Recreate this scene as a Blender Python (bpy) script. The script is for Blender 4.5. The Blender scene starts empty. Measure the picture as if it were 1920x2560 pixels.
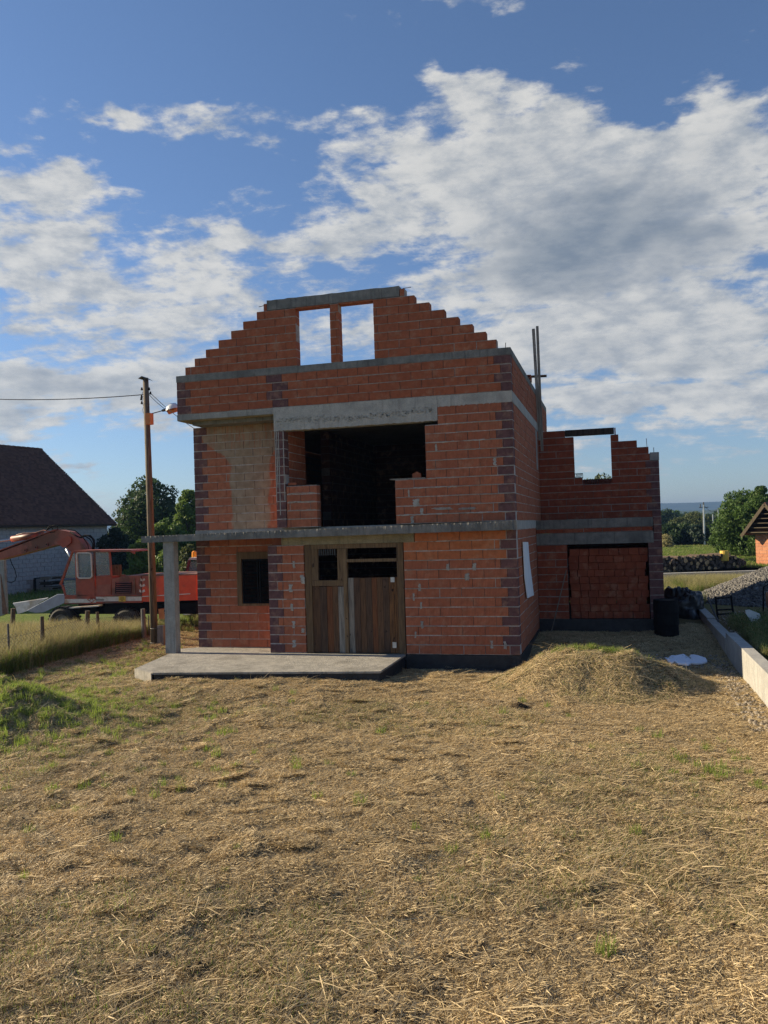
import bpy, bmesh, math, random
import numpy as np
from mathutils import Vector, Matrix
random.seed(7); rng = np.random.default_rng(11)
SC = bpy.context.scene; COL = SC.collection

# ------------------------------------------------------------------ camera
CAM = dict(f=2071.0, loc=(2.026, -18.145, 2.709), yaw=-.269, pitch=.020, roll=.031)
def camera_axes():
    y, p, r = CAM['yaw'], CAM['pitch'], CAM['roll']
    F = Vector((math.sin(y)*math.cos(p), math.cos(y)*math.cos(p), math.sin(p)))
    R = Vector((math.cos(y), -math.sin(y), 0)); U = R.cross(F)
    c, s = math.cos(r), math.sin(r)
    return F, R*c - U*s, R*s + U*c
FW, RT, UP = camera_axes()
cd = bpy.data.cameras.new('camera'); cam = bpy.data.objects.new('camera', cd); COL.objects.link(cam)
cd.sensor_fit = 'VERTICAL'; cd.sensor_height = 36; cd.lens = 36*CAM['f']/2560
cd.clip_start = .1; cd.clip_end = 9000
cam.matrix_world = Matrix(((RT.x, UP.x, -FW.x, CAM['loc'][0]), (RT.y, UP.y, -FW.y, CAM['loc'][1]),
                           (RT.z, UP.z, -FW.z, CAM['loc'][2]), (0, 0, 0, 1)))
SC.camera = cam
def at(px, py, axis, v):
    """world point seen at photo pixel (1920x2560) on the plane axis = v (survey of the photo)"""
    d = FW*CAM['f'] + RT*(px-960) + UP*(1280-py); C = Vector(CAM['loc'])
    t = (v - C[axis])/d[axis]; return C + d*t

# ------------------------------------------------------------------ light
SUN_EL, SUN_AZ = math.radians(24), math.radians(271.3)   # azimuth clockwise from +Y
sdir = Vector((math.sin(SUN_AZ)*math.cos(SUN_EL), math.cos(SUN_AZ)*math.cos(SUN_EL), math.sin(SUN_EL)))
sl = bpy.data.lights.new('sun', 'SUN'); sl.energy = 5.0; sl.angle = math.radians(.5); sl.color = (1, .84, .60)
so = bpy.data.objects.new('sun', sl); COL.objects.link(so); so.rotation_euler = sdir.to_track_quat('Z', 'Y').to_euler()
SC.view_settings.view_transform = 'Standard'; SC.view_settings.look = 'None'
SC.view_settings.exposure = .85; SC.view_settings.gamma = 1; SC.view_settings.use_curve_mapping = False
SC.cycles.use_denoising = True; SC.cycles.denoising_prefilter = 'NONE'; SC.cycles.denoising_input_passes = 'RGB_ALBEDO_NORMAL'
SC.cycles.max_bounces = 6; SC.cycles.diffuse_bounces = 3; SC.cycles.glossy_bounces = 2
SC.cycles.transparent_max_bounces = 12; SC.cycles.transmission_bounces = 3; SC.cycles.volume_bounces = 0
SC.cycles.caustics_reflective = False; SC.cycles.caustics_refractive = False

class NT:
    """small node-tree writer"""
    def __init__(s, tree): s.t = tree; s.n = tree.nodes; s.l = tree.links
    def node(s, typ, **kw):
        n = s.n.new(typ)
        for k, v in kw.items(): setattr(n, k, v)
        return n
    def put(s, sock, v):
        if v is None: return
        if isinstance(v, bpy.types.NodeSocket): s.l.new(v, sock)
        elif isinstance(v, (tuple, list)) and len(v) == 3 and sock.type == 'RGBA': sock.default_value = (*v, 1)
        else: sock.default_value = v
    def m(s, op, a, b=None, c=None, clamp=False):
        n = s.node('ShaderNodeMath', operation=op, use_clamp=clamp)
        for i, v in enumerate((a, b, c)): s.put(n.inputs[i], v)
        return n.outputs[0]
    def vm(s, op, a, b=None, c=None):
        n = s.node('ShaderNodeVectorMath', operation=op); s.put(n.inputs[0], a)
        if b is not None: s.put(n.inputs[1], b)
        if c is not None: s.put(n.inputs['Scale'] if op == 'SCALE' else n.inputs[2], c)
        return n.outputs['Value'] if op in ('DOT_PRODUCT', 'LENGTH') else n.outputs[0]
    def xyz(s, x, y, z):
        n = s.node('ShaderNodeCombineXYZ')
        for i, v in enumerate((x, y, z)): s.put(n.inputs[i], v)
        return n.outputs[0]
    def sep(s, v):
        n = s.node('ShaderNodeSeparateXYZ'); s.put(n.inputs[0], v); return n.outputs
    def noise(s, vec, scale, detail=4, rough=.55, dist=0, col=False, dim='3D', lac=2.0):
        n = s.node('ShaderNodeTexNoise', noise_dimensions=dim); s.put(n.inputs['Vector'], vec)
        n.inputs['Scale'].default_value = scale; n.inputs['Detail'].default_value = detail
        n.inputs['Roughness'].default_value = rough; n.inputs['Distortion'].default_value = dist
        n.inputs['Lacunarity'].default_value = lac
        return n.outputs['Color' if col else 'Fac']
    def ramp(s, v, a, b, lo=0., hi=1., smooth=True):
        n = s.node('ShaderNodeMapRange', interpolation_type='SMOOTHSTEP' if smooth else 'LINEAR'); s.put(n.inputs['Value'], v)
        for i, x in zip((1, 2, 3, 4), (a, b, lo, hi)): s.put(n.inputs[i], x)
        return n.outputs[0]
    def mix(s, f, a, b, mode='MIX'):
        n = s.node('ShaderNodeMix', data_type='RGBA', blend_type=mode); n.clamp_factor = True
        s.put(n.inputs[0], f); s.put(n.inputs[6], a); s.put(n.inputs[7], b); return n.outputs[2]

# ------------------------------------------------------------------ sky with clouds
W = bpy.data.worlds.new('World'); SC.world = W; W.use_nodes = True
def build_sky():
    T = NT(W.node_tree); W.node_tree.nodes.clear()
    sky = T.node('ShaderNodeTexSky', sky_type='NISHITA'); sky.sun_disc = False
    sky.sun_elevation = SUN_EL; sky.sun_rotation = SUN_AZ
    sky.air_density = 1.0; sky.dust_density = .15; sky.ozone_density = 3.0; sky.altitude = 150
    D = T.node('ShaderNodeTexCoord').outputs['Generated']
    D = T.vm('NORMALIZE', D)
    X, Y, Z = T.sep(D)
    # azimuth / elevation in degrees, azimuth measured from the view axis of the yard
    az = T.m('MULTIPLY', T.m('ARCTAN2', X, Y), 57.2958); el = T.m('MULTIPLY', T.m('ARCSINE', Z), 57.2958)
    q0 = T.vm('MULTIPLY', D, (1., 1., 2.3))
    warp = T.vm('SUBTRACT', T.noise(q0, 7., 4, .6, col=True), (.5, .5, .5))
    ae = T.vm('ADD', T.xyz(az, el, 0.), T.vm('MULTIPLY', warp, (13., 8., 0.)))
    def field(q):
        a = T.noise(q, 6.2, 12, .62, .2); b = T.noise(q, 23., 7, .6)
        return T.m('ADD', T.m('MULTIPLY', T.m('SUBTRACT', a, .5), 1.5), T.m('MULTIPLY', T.m('SUBTRACT', b, .5), .85))
    def total(L):
        r = None
        for (a0, e0, ra, re, rot, w) in L:
            mp = T.node('ShaderNodeMapping', vector_type='TEXTURE'); T.put(mp.inputs[0], ae)
            mp.inputs['Location'].default_value = (a0, e0, 0); mp.inputs['Rotation'].default_value = (0, 0, math.radians(rot)); mp.inputs['Scale'].default_value = (ra, re, 1)
            g = T.m('POWER', .4066, T.vm('DOT_PRODUCT', mp.outputs[0], mp.outputs[0]))
            r = T.m('MULTIPLY', g, w) if r is None else T.m('MULTIPLY_ADD', g, w, r)
        return r
    mask = total(SKY_BLOBS); core = total(SKY_CORES)
    f0 = field(q0); f1 = field(T.vm('ADD', q0, tuple(sdir*.028)))
    den = T.m('ADD', f0, T.m('MULTIPLY', mask, .55))
    zz = T.m('ADD', T.m('MAXIMUM', Z, 0.0), .16)
    feather = T.noise(T.xyz(T.m('DIVIDE', T.m('SUBTRACT', X, T.m('MULTIPLY', Y, .25)), zz), T.m('MULTIPLY', T.m('DIVIDE', Y, zz), 3.2), 0.), 3.4, 6, .62, .5)
    den = T.m('ADD', den, T.m('MULTIPLY', T.m('SUBTRACT', feather, .5), .55))
    den = T.m('ADD', den, T.ramp(el, 2., 30., .21, .0, False))
    cover = T.ramp(den, .15, .50)
    lit = T.ramp(T.m('SUBTRACT', f0, f1), -.34, .32)
    thick = T.ramp(T.m('ADD', T.m('MULTIPLY', den, .5), T.m('MULTIPLY', core, .6)), .28, 1.0)
    white = T.mix(lit, CLOUD_MID, CLOUD_LIT)
    cl = T.mix(thick, white, T.mix(lit, CLOUD_SHADE, CLOUD_SH2))
    low = T.ramp(el, 0., 12.)
    cover = T.m('MULTIPLY', cover, T.m('MULTIPLY', T.ramp(el, -1., 5., .25, 1.), T.ramp(el, -2., -.5)))
    skyc = T.vm('MULTIPLY', sky.outputs[0], T.mix(T.ramp(el, 2., 40.), SKY_LOW, SKY_HIGH))
    out = T.mix(T.m('MULTIPLY', cover, .93), skyc, cl)
    bg = T.node('ShaderNodeBackground'); T.put(bg.inputs[0], out); bg.inputs[1].default_value = SKY_STRENGTH
    o = T.node('ShaderNodeOutputWorld'); T.l.new(bg.outputs[0], o.inputs[0])
def sk(px, py, rx, ry, rot=0., w=1.):
    """a cloud bank at a surveyed direction: azimuth, elevation and angular radii"""
    d = (FW*CAM['f'] + RT*(px-960) + UP*(1280-py)).normalized()
    k = 57.3/CAM['f']*.86
    return (math.degrees(math.atan2(d.x, d.y)), math.degrees(math.asin(d.z)), rx*k*1.12, ry*k, rot, w)
SKY_STRENGTH = .060
CLOUD_LIT = (6.8, 6.7, 6.4); CLOUD_MID = (3.6, 3.95, 4.35); CLOUD_SHADE = (1.9, 2.35, 2.95); CLOUD_SH2 = (3.1, 3.45, 3.8)
SKY_LOW = (.92, .97, 1.12); SKY_HIGH = (1.10, 1.13, 1.22)
SKY_BLOBS = [sk(1250, 400, 470, 130, -3, 1.0), sk(1620, 590, 430, 210, 0, 1.15), sk(850, 590, 240, 60, 8, .8),
    sk(640, 290, 230, 60, -4, .8), sk(1100, 150, 190, 55, -25, .8), sk(1430, 150, 60, 35, 0, .4), sk(1800, 330, 160, 90, 0, .7),
    sk(270, 290, 130, 34, 0, .9), sk(60, 440, 120, 70, 10, .7), sk(160, 455, 60, 30, 20, .6), sk(210, 640, 100, 90, -30, .7),
    sk(30, 600, 110, 70, 0, .6), sk(490, 640, 150, 80, 0, .7), sk(250, 800, 400, 120, 0, .72), sk(150, 1000, 360, 80, 0, .8),
    sk(1080, 720, 200, 60, 0, .6), sk(1500, 860, 460, 90, 0, .9), sk(1750, 1010, 320, 70, 0, 1.0), sk(1450, 1040, 160, 30, 0, .5), sk(950, 840, 160, 60, 0, .35),
    sk(200, 1170, 240, 14, 0, .5),
    # clear gaps
    sk(350, 100, 420, 120, 0, -.75), sk(1700, 130, 200, 90, 0, -.3), sk(680, 430, 110, 34, 5, -.7), sk(1300, 290, 55, 45, 0, -.3),
    sk(450, 430, 130, 70, 0, -.45), sk(1250, 60, 500, 50, 0, -.4), sk(1480, 760, 110, 22, 0, -.2), sk(1600, 960, 200, 25, 0, -.3),
    sk(620, 700, 70, 60, 0, -.25), sk(1650, 1210, 400, 45, 0, -.5), sk(400, 1150, 200, 60, 0, -.45)]
SKY_CORES = [sk(1500, 590, 360, 90, 4, 1.0), sk(1650, 700, 260, 70, 0, .5), sk(180, 1000, 330, 60, 0, .6), sk(350, 850, 160, 40, 0, .3), sk(1600, 900, 300, 40, 0, .35), sk(1000, 400, 160, 40, 0, .2)]
build_sky()

# ------------------------------------------------------------------ numpy value noise (terrain)
_perm = np.random.default_rng(5).random((256, 256))
def vnoise(x, y, f):
    x = np.asarray(x, float)*f + 100.3; y = np.asarray(y, float)*f + 57.7
    xi = np.floor(x).astype(int); yi = np.floor(y).astype(int); fx = x-xi; fy = y-yi
    fx = fx*fx*(3-2*fx); fy = fy*fy*(3-2*fy)
    p = lambda a, b: _perm[a % 256, b % 256]
    return (p(xi, yi)*(1-fx)+p(xi+1, yi)*fx)*(1-fy) + (p(xi, yi+1)*(1-fx)+p(xi+1, yi+1)*fx)*fy - .5
def sstep(a, b, x):
    t = np.clip((np.asarray(x, float)-a)/(b-a), 0, 1); return t*t*(3-2*t)
WALLX = 4.39
def base_ground(x, y):
    x = np.asarray(x, float); y = np.asarray(y, float)
    z = -.47 + .012*np.clip(-y-3, 0, 12) + 0*x
    z = z + .19*np.exp(-((x+5.2)/3.2)**2 - ((y+3.0)/1.6)**2)                    # rise in front of the porch
    z = z + .26*sstep(0., 5.5, y)*sstep(-1.5, .2, x)*sstep(16, 10, y)                            # rise beside the house
    z = z + .12*sstep(-8.5, -11, x)*sstep(-2, 3, y)
    r = sstep(WALLX+.12, WALLX+.2, x)*sstep(26, 14, y)                          # fill behind the retaining wall
    z = z*(1-r) + r*(-.04 + .05*sstep(2, 9, y))
    return z - .05*sstep(14, 40, y)
def mound(x, y, cx, cy, rx, ry, h, p=2.6):
    d = (np.abs((x-cx)/rx)**2 + np.abs((y-cy)/ry)**2)**.5
    return h*np.exp(-d**p)
def ground_z(x, y):
    x = np.asarray(x, float); y = np.asarray(y, float)
    z = base_ground(x, y)
    near = sstep(30, 12, np.hypot(x-0, y+4))
    lum = vnoise(x, y, .45)*.08 + vnoise(x+9, y, 1.2)*.035 + np.maximum(vnoise(x*.8, y+31, 2.8), -.0)*.06 + np.maximum(vnoise(x, y+3, 6.5), .05)*.09
    yard = near*sstep(WALLX-.1, WALLX-.5, x)
    z = z + lum*yard*(.6+.4*sstep(2, -4, x))*1.0 + near*vnoise(x, y, 3.)*.02
    w = .97 + .28*vnoise(x, y, 1.1) + .2*vnoise(x, y, 3)
    z = z + mound(x, y, 1.62, -1.7, 1.55, 1.15, .75, 2.6)*w
    z = z + mound(x, y, -8.9, -6.3, 2.3, 1.35, .56, 3.)*w
    z = z + 0
    return z

# ------------------------------------------------------------------ mesh helpers
class MB:
    def __init__(s): s.v = []; s.f = []; s.mi = []
    def add(s, vs, fs, mi=0):
        n = len(s.v); s.v += [tuple(v) for v in vs]; s.f += [tuple(i+n for i in f) for f in fs]; s.mi += [mi]*len(fs)
    def box(s, x0, x1, y0, y1, z0, z1, mi=0, M=None):
        vs = [(x, y, z) for x in (x0, x1) for y in (y0, y1) for z in (z0, z1)]
        if M is not None: vs = [M @ Vector(v) for v in vs]
        s.add(vs, [(0, 1, 3, 2), (4, 6, 7, 5), (0, 4, 5, 1), (2, 3, 7, 6), (0, 2, 6, 4), (1, 5, 7, 3)], mi)
    def bar(s, a, b, w, h, mi=0, up=(0, 0, 1), off=0):
        a = Vector(a); b = Vector(b); d = (b-a).normalized(); u = Vector(up)
        sd = d.cross(u)
        if sd.length < 1e-4: sd = d.cross(Vector((0, 1, 0)))
        sd.normalize(); u = sd.cross(d)
        vs = [p + sd*sx*w/2 + u*(su*h/2+off) for p in (a, b) for sx in (-1, 1) for su in (-1, 1)]
        s.add(vs, [(0, 1, 3, 2), (4, 6, 7, 5), (0, 4, 5, 1), (2, 3, 7, 6), (0, 2, 6, 4), (1, 5, 7, 3)], mi)
    def tube(s, pts, r, n=8, mi=0, cap=True):
        pts = [Vector(p) for p in pts]; rs = r if isinstance(r, (list, tuple)) else [r]*len(pts)
        vs = []
        ref = None
        for i, p in enumerate(pts):
            d = (pts[min(i+1, len(pts)-1)] - pts[max(i-1, 0)]).normalized()
            a = d.cross(Vector((0, 0, 1)) if abs(d.z) < .95 else Vector((0, 1, 0))).normalized()
            if ref is not None and a.dot(ref) < 0: a = -a
            ref = a; b = d.cross(a)
            for k in range(n):
                t = 2*math.pi*k/n; vs.append(p + a*math.cos(t)*rs[i] + b*math.sin(t)*rs[i])
        fs = [(i*n+k, i*n+(k+1) % n, (i+1)*n+(k+1) % n, (i+1)*n+k) for i in range(len(pts)-1) for k in range(n)]
        if cap: fs += [tuple(range(n))[::-1], tuple((len(pts)-1)*n+k for k in range(n))]
        s.add(vs, fs, mi)
    def prism(s, poly, d, mi=0):
        """poly: 3-D points of one face, d: extrusion vector"""
        n = len(poly); d = Vector(d); vs = [Vector(p) for p in poly] + [Vector(p)+d for p in poly]
        fs = [tuple(range(n)), tuple(range(2*n-1, n-1, -1))] + [((i+1) % n, i, i+n, (i+1) % n + n) for i in range(n)]
        s.add(vs, fs, mi)
    def ring(s, c, ax, r, rt, n=20, m=8, mi=0):
        """torus"""
        c = Vector(c); ax = Vector(ax).normalized(); a = ax.orthogonal().normalized(); b = ax.cross(a); vs = []
        for i in range(n):
            t = 2*math.pi*i/n; o = a*math.cos(t)+b*math.sin(t)
            for k in range(m):
                u = 2*math.pi*k/m; vs.append(c + o*(r+rt*math.cos(u)) + ax*rt*math.sin(u))
        s.add(vs, [(i*m+k, ((i+1) % n)*m+k, ((i+1) % n)*m+(k+1) % m, i*m+(k+1) % m) for i in range(n) for k in range(m)], mi)
    def build(s, name, mats, parent=None, smooth=False, kind=None):
        me = bpy.data.meshes.new(name); me.from_pydata(s.v, [], s.f); me.update()
        bm = bmesh.new(); bm.from_mesh(me); bmesh.ops.recalc_face_normals(bm, faces=bm.faces); bm.to_mesh(me); bm.free()
        if not isinstance(mats, (list, tuple)): mats = [mats]
        for m in mats: me.materials.append(m)
        if len(mats) > 1: me.polygons.foreach_set('material_index', s.mi)
        if smooth: me.polygons.foreach_set('use_smooth', [True]*len(me.polygons))
        return link(name, me, parent, kind)
def link(name, data, parent=None, kind=None):
    o = bpy.data.objects.new(name, data); COL.objects.link(o)
    if parent is not None:
        o.parent = parent; o.matrix_parent_inverse = WM[parent.name].inverted()
    WM[o.name] = Matrix.Identity(4)
    if kind: o['kind'] = kind
    return o
WM = {}
def thing(name, label, cat, loc, group=None, rz=0):
    o = bpy.data.objects.new(name, None); COL.objects.link(o); o.location = loc; o.rotation_euler.z = rz; o.empty_display_size = .2
    WM[o.name] = Matrix.Translation(Vector(loc)) @ Matrix.Rotation(rz, 4, 'Z')
    return tag(o, label, cat, group)
def tag(o, label, cat, group=None):
    o['label'] = label; o['category'] = cat
    if group: o['group'] = group
    return o
def np_mesh(name, V, F, mats, mi=None, smooth=False):
    """V (n,3), F (m,k) numpy"""
    me = bpy.data.meshes.new(name); k = F.shape[1]
    me.vertices.add(len(V)); me.vertices.foreach_set('co', np.ascontiguousarray(V, np.float32).ravel())
    me.loops.add(F.size); me.loops.foreach_set('vertex_index', np.ascontiguousarray(F, np.int32).ravel())
    me.polygons.add(len(F)); me.polygons.foreach_set('loop_start', np.arange(0, F.size, k, dtype=np.int32))
    me.polygons.foreach_set('loop_total', np.full(len(F), k, np.int32))
    if smooth: me.polygons.foreach_set('use_smooth', np.ones(len(F), bool))
    for m in (mats if isinstance(mats, (list, tuple)) else [mats]): me.materials.append(m)
    if mi is not None: me.polygons.foreach_set('material_index', np.asarray(mi, np.int32))
    me.update(calc_edges=True); return me

# ------------------------------------------------------------------ materials
MT = {}
def material(name, fn, rough=.85, spec=.25):
    m = bpy.data.materials.new(name); m.use_nodes = True; T = NT(m.node_tree); T.n.clear()
    b = T.node('ShaderNodeBsdfPrincipled'); b.inputs['Roughness'].default_value = rough; b.inputs['Specular IOR Level'].default_value = spec
    o = T.node('ShaderNodeOutputMaterial'); T.l.new(b.outputs[0], o.inputs[0])
    r = fn(T, b); c = r[0] if isinstance(r, tuple) else r
    T.put(b.inputs['Base Color'], c)
    if isinstance(r, tuple) and r[1] is not None:
        h, dist, st = r[1]; bp = T.node('ShaderNodeBump'); T.put(bp.inputs['Height'], h)
        bp.inputs['Distance'].default_value = dist; bp.inputs['Strength'].default_value = st; T.l.new(bp.outputs[0], b.inputs['Normal'])
    MT[name] = m; return m
def pos(T): return T.node('ShaderNodeNewGeometry').outputs['Position']
def rnd(T):
    a = T.node('ShaderNodeObjectInfo').outputs['Random']; b = T.node('ShaderNodeNewGeometry').outputs['Random Per Island']
    return T.m('FRACT', T.m('ADD', T.m('MULTIPLY', a, 7.31), T.m('MULTIPLY', b, 3.77)))
def brick_mat(name, c1, c2, ribs=.0, slurry=None, dust=.35):
    def fn(T, b):
        P = pos(T); r = rnd(T); x, y, z = T.sep(P)
        base = T.mix(r, c1, c2)
        n1 = T.noise(P, 9, 5, .6); n2 = T.noise(T.vm('MULTIPLY', P, (1, 1, .35)), 26, 4, .6); n3 = T.noise(P, 1.1, 3, .5)
        base = T.mix(T.ramp(n1, .35, .72, 0, .8), base, tuple(c*.6 for c in c1))
        base = T.mix(T.ramp(T.noise(P, 4.3, 5, .65), .5, .68, 0, .35), base, (.46, .27, .17))
        al = T.m('ADD', x, y)
        rib = T.m('ABSOLUTE', T.m('SINE', T.m('MULTIPLY', al, math.pi/.034)))
        if ribs: base = T.mix(T.m('MULTIPLY', T.ramp(rib, .0, .45, 1, 0), ribs), base, tuple(c*.45 for c in c1))  # shade in the rib grooves put into the colour
        sm = T.m('MULTIPLY', T.ramp(n2, .58, .78), T.ramp(n3, .45, .62))
        base = T.mix(T.m('MULTIPLY', sm, dust), base, (.42, .38, .34))
        if slurry:
            x0, x1, z0 = slurry
            wob = T.m('MULTIPLY', T.m('SUBTRACT', T.noise(T.vm('MULTIPLY', P, (1, 1, .3)), 4, 4, .6), .5), .5)
            xx = T.m('ADD', x, wob)
            topw = T.m('MULTIPLY', T.ramp(z, 4.3, 5.3), .9)
            L = T.m('SUBTRACT', x0, T.m('MULTIPLY', topw, 1.)); R = T.m('ADD', x1, T.m('MULTIPLY', topw, .6))
            mk = T.m('MULTIPLY', T.ramp(T.m('SUBTRACT', xx, L), -.03, .05), T.ramp(T.m('SUBTRACT', xx, R), .05, -.03))
            run = T.noise(T.vm('MULTIPLY', P, (14, 14, .9)), 2., 4, .6)
            mk = T.m('MULTIPLY', mk, T.ramp(T.m('SUBTRACT', run, T.m('MULTIPLY', T.ramp(z, 4.2, 5.2), .22)), .12, .34, .25, .97))
            sc = T.mix(T.ramp(T.noise(P, 5, 4, .6), .3, .7), (.26, .19, .125), (.37, .285, .20))
            base = T.mix(mk, base, sc)
        h = T.m('ADD', T.m('MULTIPLY', rib, ribs*1.), T.m('MULTIPLY', n2, .6))
        return base, (h, .004, .6)
    return material(name, fn, .9, .15)
brick_mat('brick', (.38, .118, .057), (.32, .097, .048), .12)
brick_mat('brick_ribbed', (.44, .150, .078), (.365, .12, .064), .8)
brick_mat('brick_smooth_orange', (.50, .17, .07), (.45, .145, .062), .12, dust=.15)
brick_mat('brick_slurry', (.46, .165, .088), (.39, .135, .072), .8, slurry=(-7.12, -6.12, 2.8))
brick_mat('quoin', (.135, .068, .068), (.185, .09, .082), .0, dust=.3)
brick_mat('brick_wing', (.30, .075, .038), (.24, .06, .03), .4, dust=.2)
brick_mat('brick_inner_shaded', (.055, .018, .012), (.045, .015, .010), .2, dust=.05)  # darkened copy of the wall brick: room shade put into the colour
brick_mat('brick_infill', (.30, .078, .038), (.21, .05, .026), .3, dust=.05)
brick_mat('brick_shed', (.62, .28, .15), (.52, .21, .11), .0, dust=.3)
def plain(name, c1, c2, scale=6, bump=.4, dist=.01, rough=.85, spec=.25, c3=None, stretch=(1, 1, 1), metal=0, k3=.52):
    def fn(T, b):
        P = T.vm('MULTIPLY', pos(T), stretch); n = T.noise(P, scale, 6, .62); n2 = T.noise(P, scale*.23, 4, .6)
        c = T.mix(T.ramp(n, .3, .7), c1, c2)
        if c3: c = T.mix(T.ramp(n2, k3, k3+.14), c, c3)
        b.inputs['Metallic'].default_value = metal
        return c, (T.noise(P, scale*3, 5, .65), dist, bump)
    return material(name, fn, rough, spec)
plain('mortar', (.36, .33, .30), (.54, .51, .47), 14, .8, .012, c3=(.24, .17, .13))
plain('head_joint', (.06, .030, .022), (.10, .055, .04), 20)
plain('mortar_inner_shaded', (.06, .05, .045), (.10, .09, .08), 14)  # mortar darkened likewise, shade of the rooms put into its colour
plain('mortar_mid', (.26, .21, .18), (.40, .36, .32), 14, .8, .012, c3=(.22, .12, .085))
plain('mortar_dark', (.22, .19, .17), (.33, .29, .27), 14, .8, .012)
def conc(name, c1, c2, dark, streak=.5, rough_n=1.):
    def fn(T, b):
        P = pos(T); n = T.noise(P, 5, 7, .62); f = T.noise(P, 40, 4, .6)
        s = T.noise(T.vm('MULTIPLY', P, (9, 9, .6)), 1.6, 4, .6); big = T.noise(P, 1.3, 4, .55)
        c = T.mix(T.ramp(n, .3, .7), c1, c2)
        c = T.mix(T.m('MULTIPLY', T.ramp(s, .5, .72), streak), c, dark)
        c = T.mix(T.m('MULTIPLY', T.ramp(big, .5, .68), streak*.8), c, dark)
        c = T.mix(T.ramp(f, .35, .7, 0, .3), c, tuple(x*.5 for x in c1))
        return c, (T.m('ADD', T.m('MULTIPLY', n, 1.5), f), .02*rough_n, .7)
    return material(name, fn, .9, .2)
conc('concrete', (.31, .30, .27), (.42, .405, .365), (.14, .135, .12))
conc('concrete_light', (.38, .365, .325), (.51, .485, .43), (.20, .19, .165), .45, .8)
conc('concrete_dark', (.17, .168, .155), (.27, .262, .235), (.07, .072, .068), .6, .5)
conc('concrete_wall', (.36, .35, .32), (.48, .465, .42), (.24, .23, .21), .35, .5)
conc('concrete_floor', (.30, .285, .25), (.44, .41, .35), (.17, .16, .135), .7, .8)
conc('concrete_yellow', (.26, .22, .13), (.36, .31, .20), (.14, .12, .08), .5)
plain('bitumen', (.010, .012, .016), (.028, .030, .034), 5, .8, .02, .5, .4)
def wood(name, c1, c2, dark, vertical=True):
    def fn(T, b):
        P = pos(T); r = rnd(T)
        sc = (14, 14, .9) if vertical else (.9, 14, 14)
        g = T.noise(T.vm('ADD', T.vm('MULTIPLY', P, sc), T.xyz(T.m('MULTIPLY', r, 9), 0, T.m('MULTIPLY', r, 5))), 2.5, 6, .65, .4)
        k = T.noise(T.vm('MULTIPLY', P, (1.6, 1.6, 1)), 5, 2, .5)
        c = T.mix(r, c1, c2); c = T.mix(T.ramp(g, .35, .7), c, dark); c = T.mix(T.ramp(k, .68, .75), c, tuple(x*.4 for x in dark))
        return c, (g, .006, .6)
    return material(name, fn, .8, .2)
wood('door_wood', (.27, .125, .045), (.11, .06, .032), (.05, .028, .018))
wood('frame_wood', (.24, .16, .085), (.16, .10, .05), (.08, .05, .03))
wood('grey_wood', (.33, .30, .25), (.24, .215, .18), (.12, .105, .09))
wood('dark_wood', (.045, .032, .025), (.07, .05, .038), (.02, .015, .012))
wood('pole_wood', (.17, .14, .10), (.13, .105, .075), (.06, .042, .028))
wood('fence_wood', (.15, .12, .075), (.11, .085, .055), (.05, .04, .028))
wood('plank_red', (.21, .085, .035), (.17, .07, .03), (.09, .035, .018))
wood('plank_brown', (.19, .10, .05), (.15, .08, .042), (.06, .035, .02))
wood('plank_dark', (.13, .075, .045), (.10, .06, .036), (.045, .028, .02))
plain('rust_metal', (.13, .055, .03), (.22, .11, .06), 9, .3, .003, .6, .4)
plain('black', (.004, .004, .005), (.008, .008, .009), 6, .2, .004, .8, .15)
plain('rubber', (.018, .018, .018), (.045, .042, .036), 8, .4, .006, .8, .3)
plain('iron', (.05, .05, .052), (.09, .085, .08), 12, .2, .002, .5, .5)
plain('galvanised', (.42, .44, .46), (.55, .57, .58), 12, .1, .002, .35, .5, metal=.6)
plain('red_paint', (.30, .055, .028), (.38, .08, .038), 5, .2, .003, .5, .4, c3=(.15, .055, .035), k3=.46)
plain('faded_red', (.28, .082, .05), (.36, .12, .075), 5, .2, .003, .6, .3, c3=(.16, .065, .04), k3=.45)
plain('bright_red', (.62, .07, .022), (.72, .10, .03), 4, .1, .002, .45, .4, c3=(.33, .075, .04), k3=.5)
plain('maroon', (.16, .014, .022), (.21, .022, .03), 4, .1, .002, .35, .5)
plain('white_paint', (.55, .50, .42), (.68, .64, .56), 8, .2, .002, .6, .3, c3=(.42, .28, .18))
plain('white', (.74, .75, .77), (.84, .85, .86), 4, .2, .004, .6, .3)
plain('old_white', (.30, .32, .36), (.40, .42, .46), 5, .2, .003, .6, .3, c3=(.22, .2, .18))
plain('blue_sheet', (.10, .13, .19), (.14, .18, .25), 4, .15, .003, .5, .4)
plain('yellow', (.62, .40, .05), (.70, .48, .08), 6, .1, .002, .5, .4)
plain('orange_box', (.50, .17, .05), (.58, .23, .08), 6, .2, .003, .6, .3)
plain('amber', (.8, .28, .02), (.9, .34, .03), 6, .05, .002, .3, .5)
plain('cmu', (.32, .32, .325), (.42, .415, .41), 9, .5, .01, .9, .2)
material('tile', lambda T, b: (T.mix(T.noise(pos(T), 1.2, 4, .6), T.mix(rnd(T), (.08, .04, .032), (.19, .10, .075)), (.075, .042, .034)), (T.noise(pos(T), 12, 3), .01, .4)), .85, .2)
plain('gravel_stone', (.05, .05, .053), (.23, .22, .20), 9, .3, .01, .85, .2)
plain('rubble_stone', (.16, .125, .085), (.38, .33, .26), 9, .3, .01, .85, .2)
plain('plaster_slab', (.42, .43, .40), (.52, .52, .48), 5, .3, .01, .85, .2)
plain('foam', (.80, .83, .90), (.88, .90, .95), 5, .4, .01, .8, .2)
plain('asphalt', (.055, .055, .058), (.08, .08, .08), 4, .3, .01, .9, .2)
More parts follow.
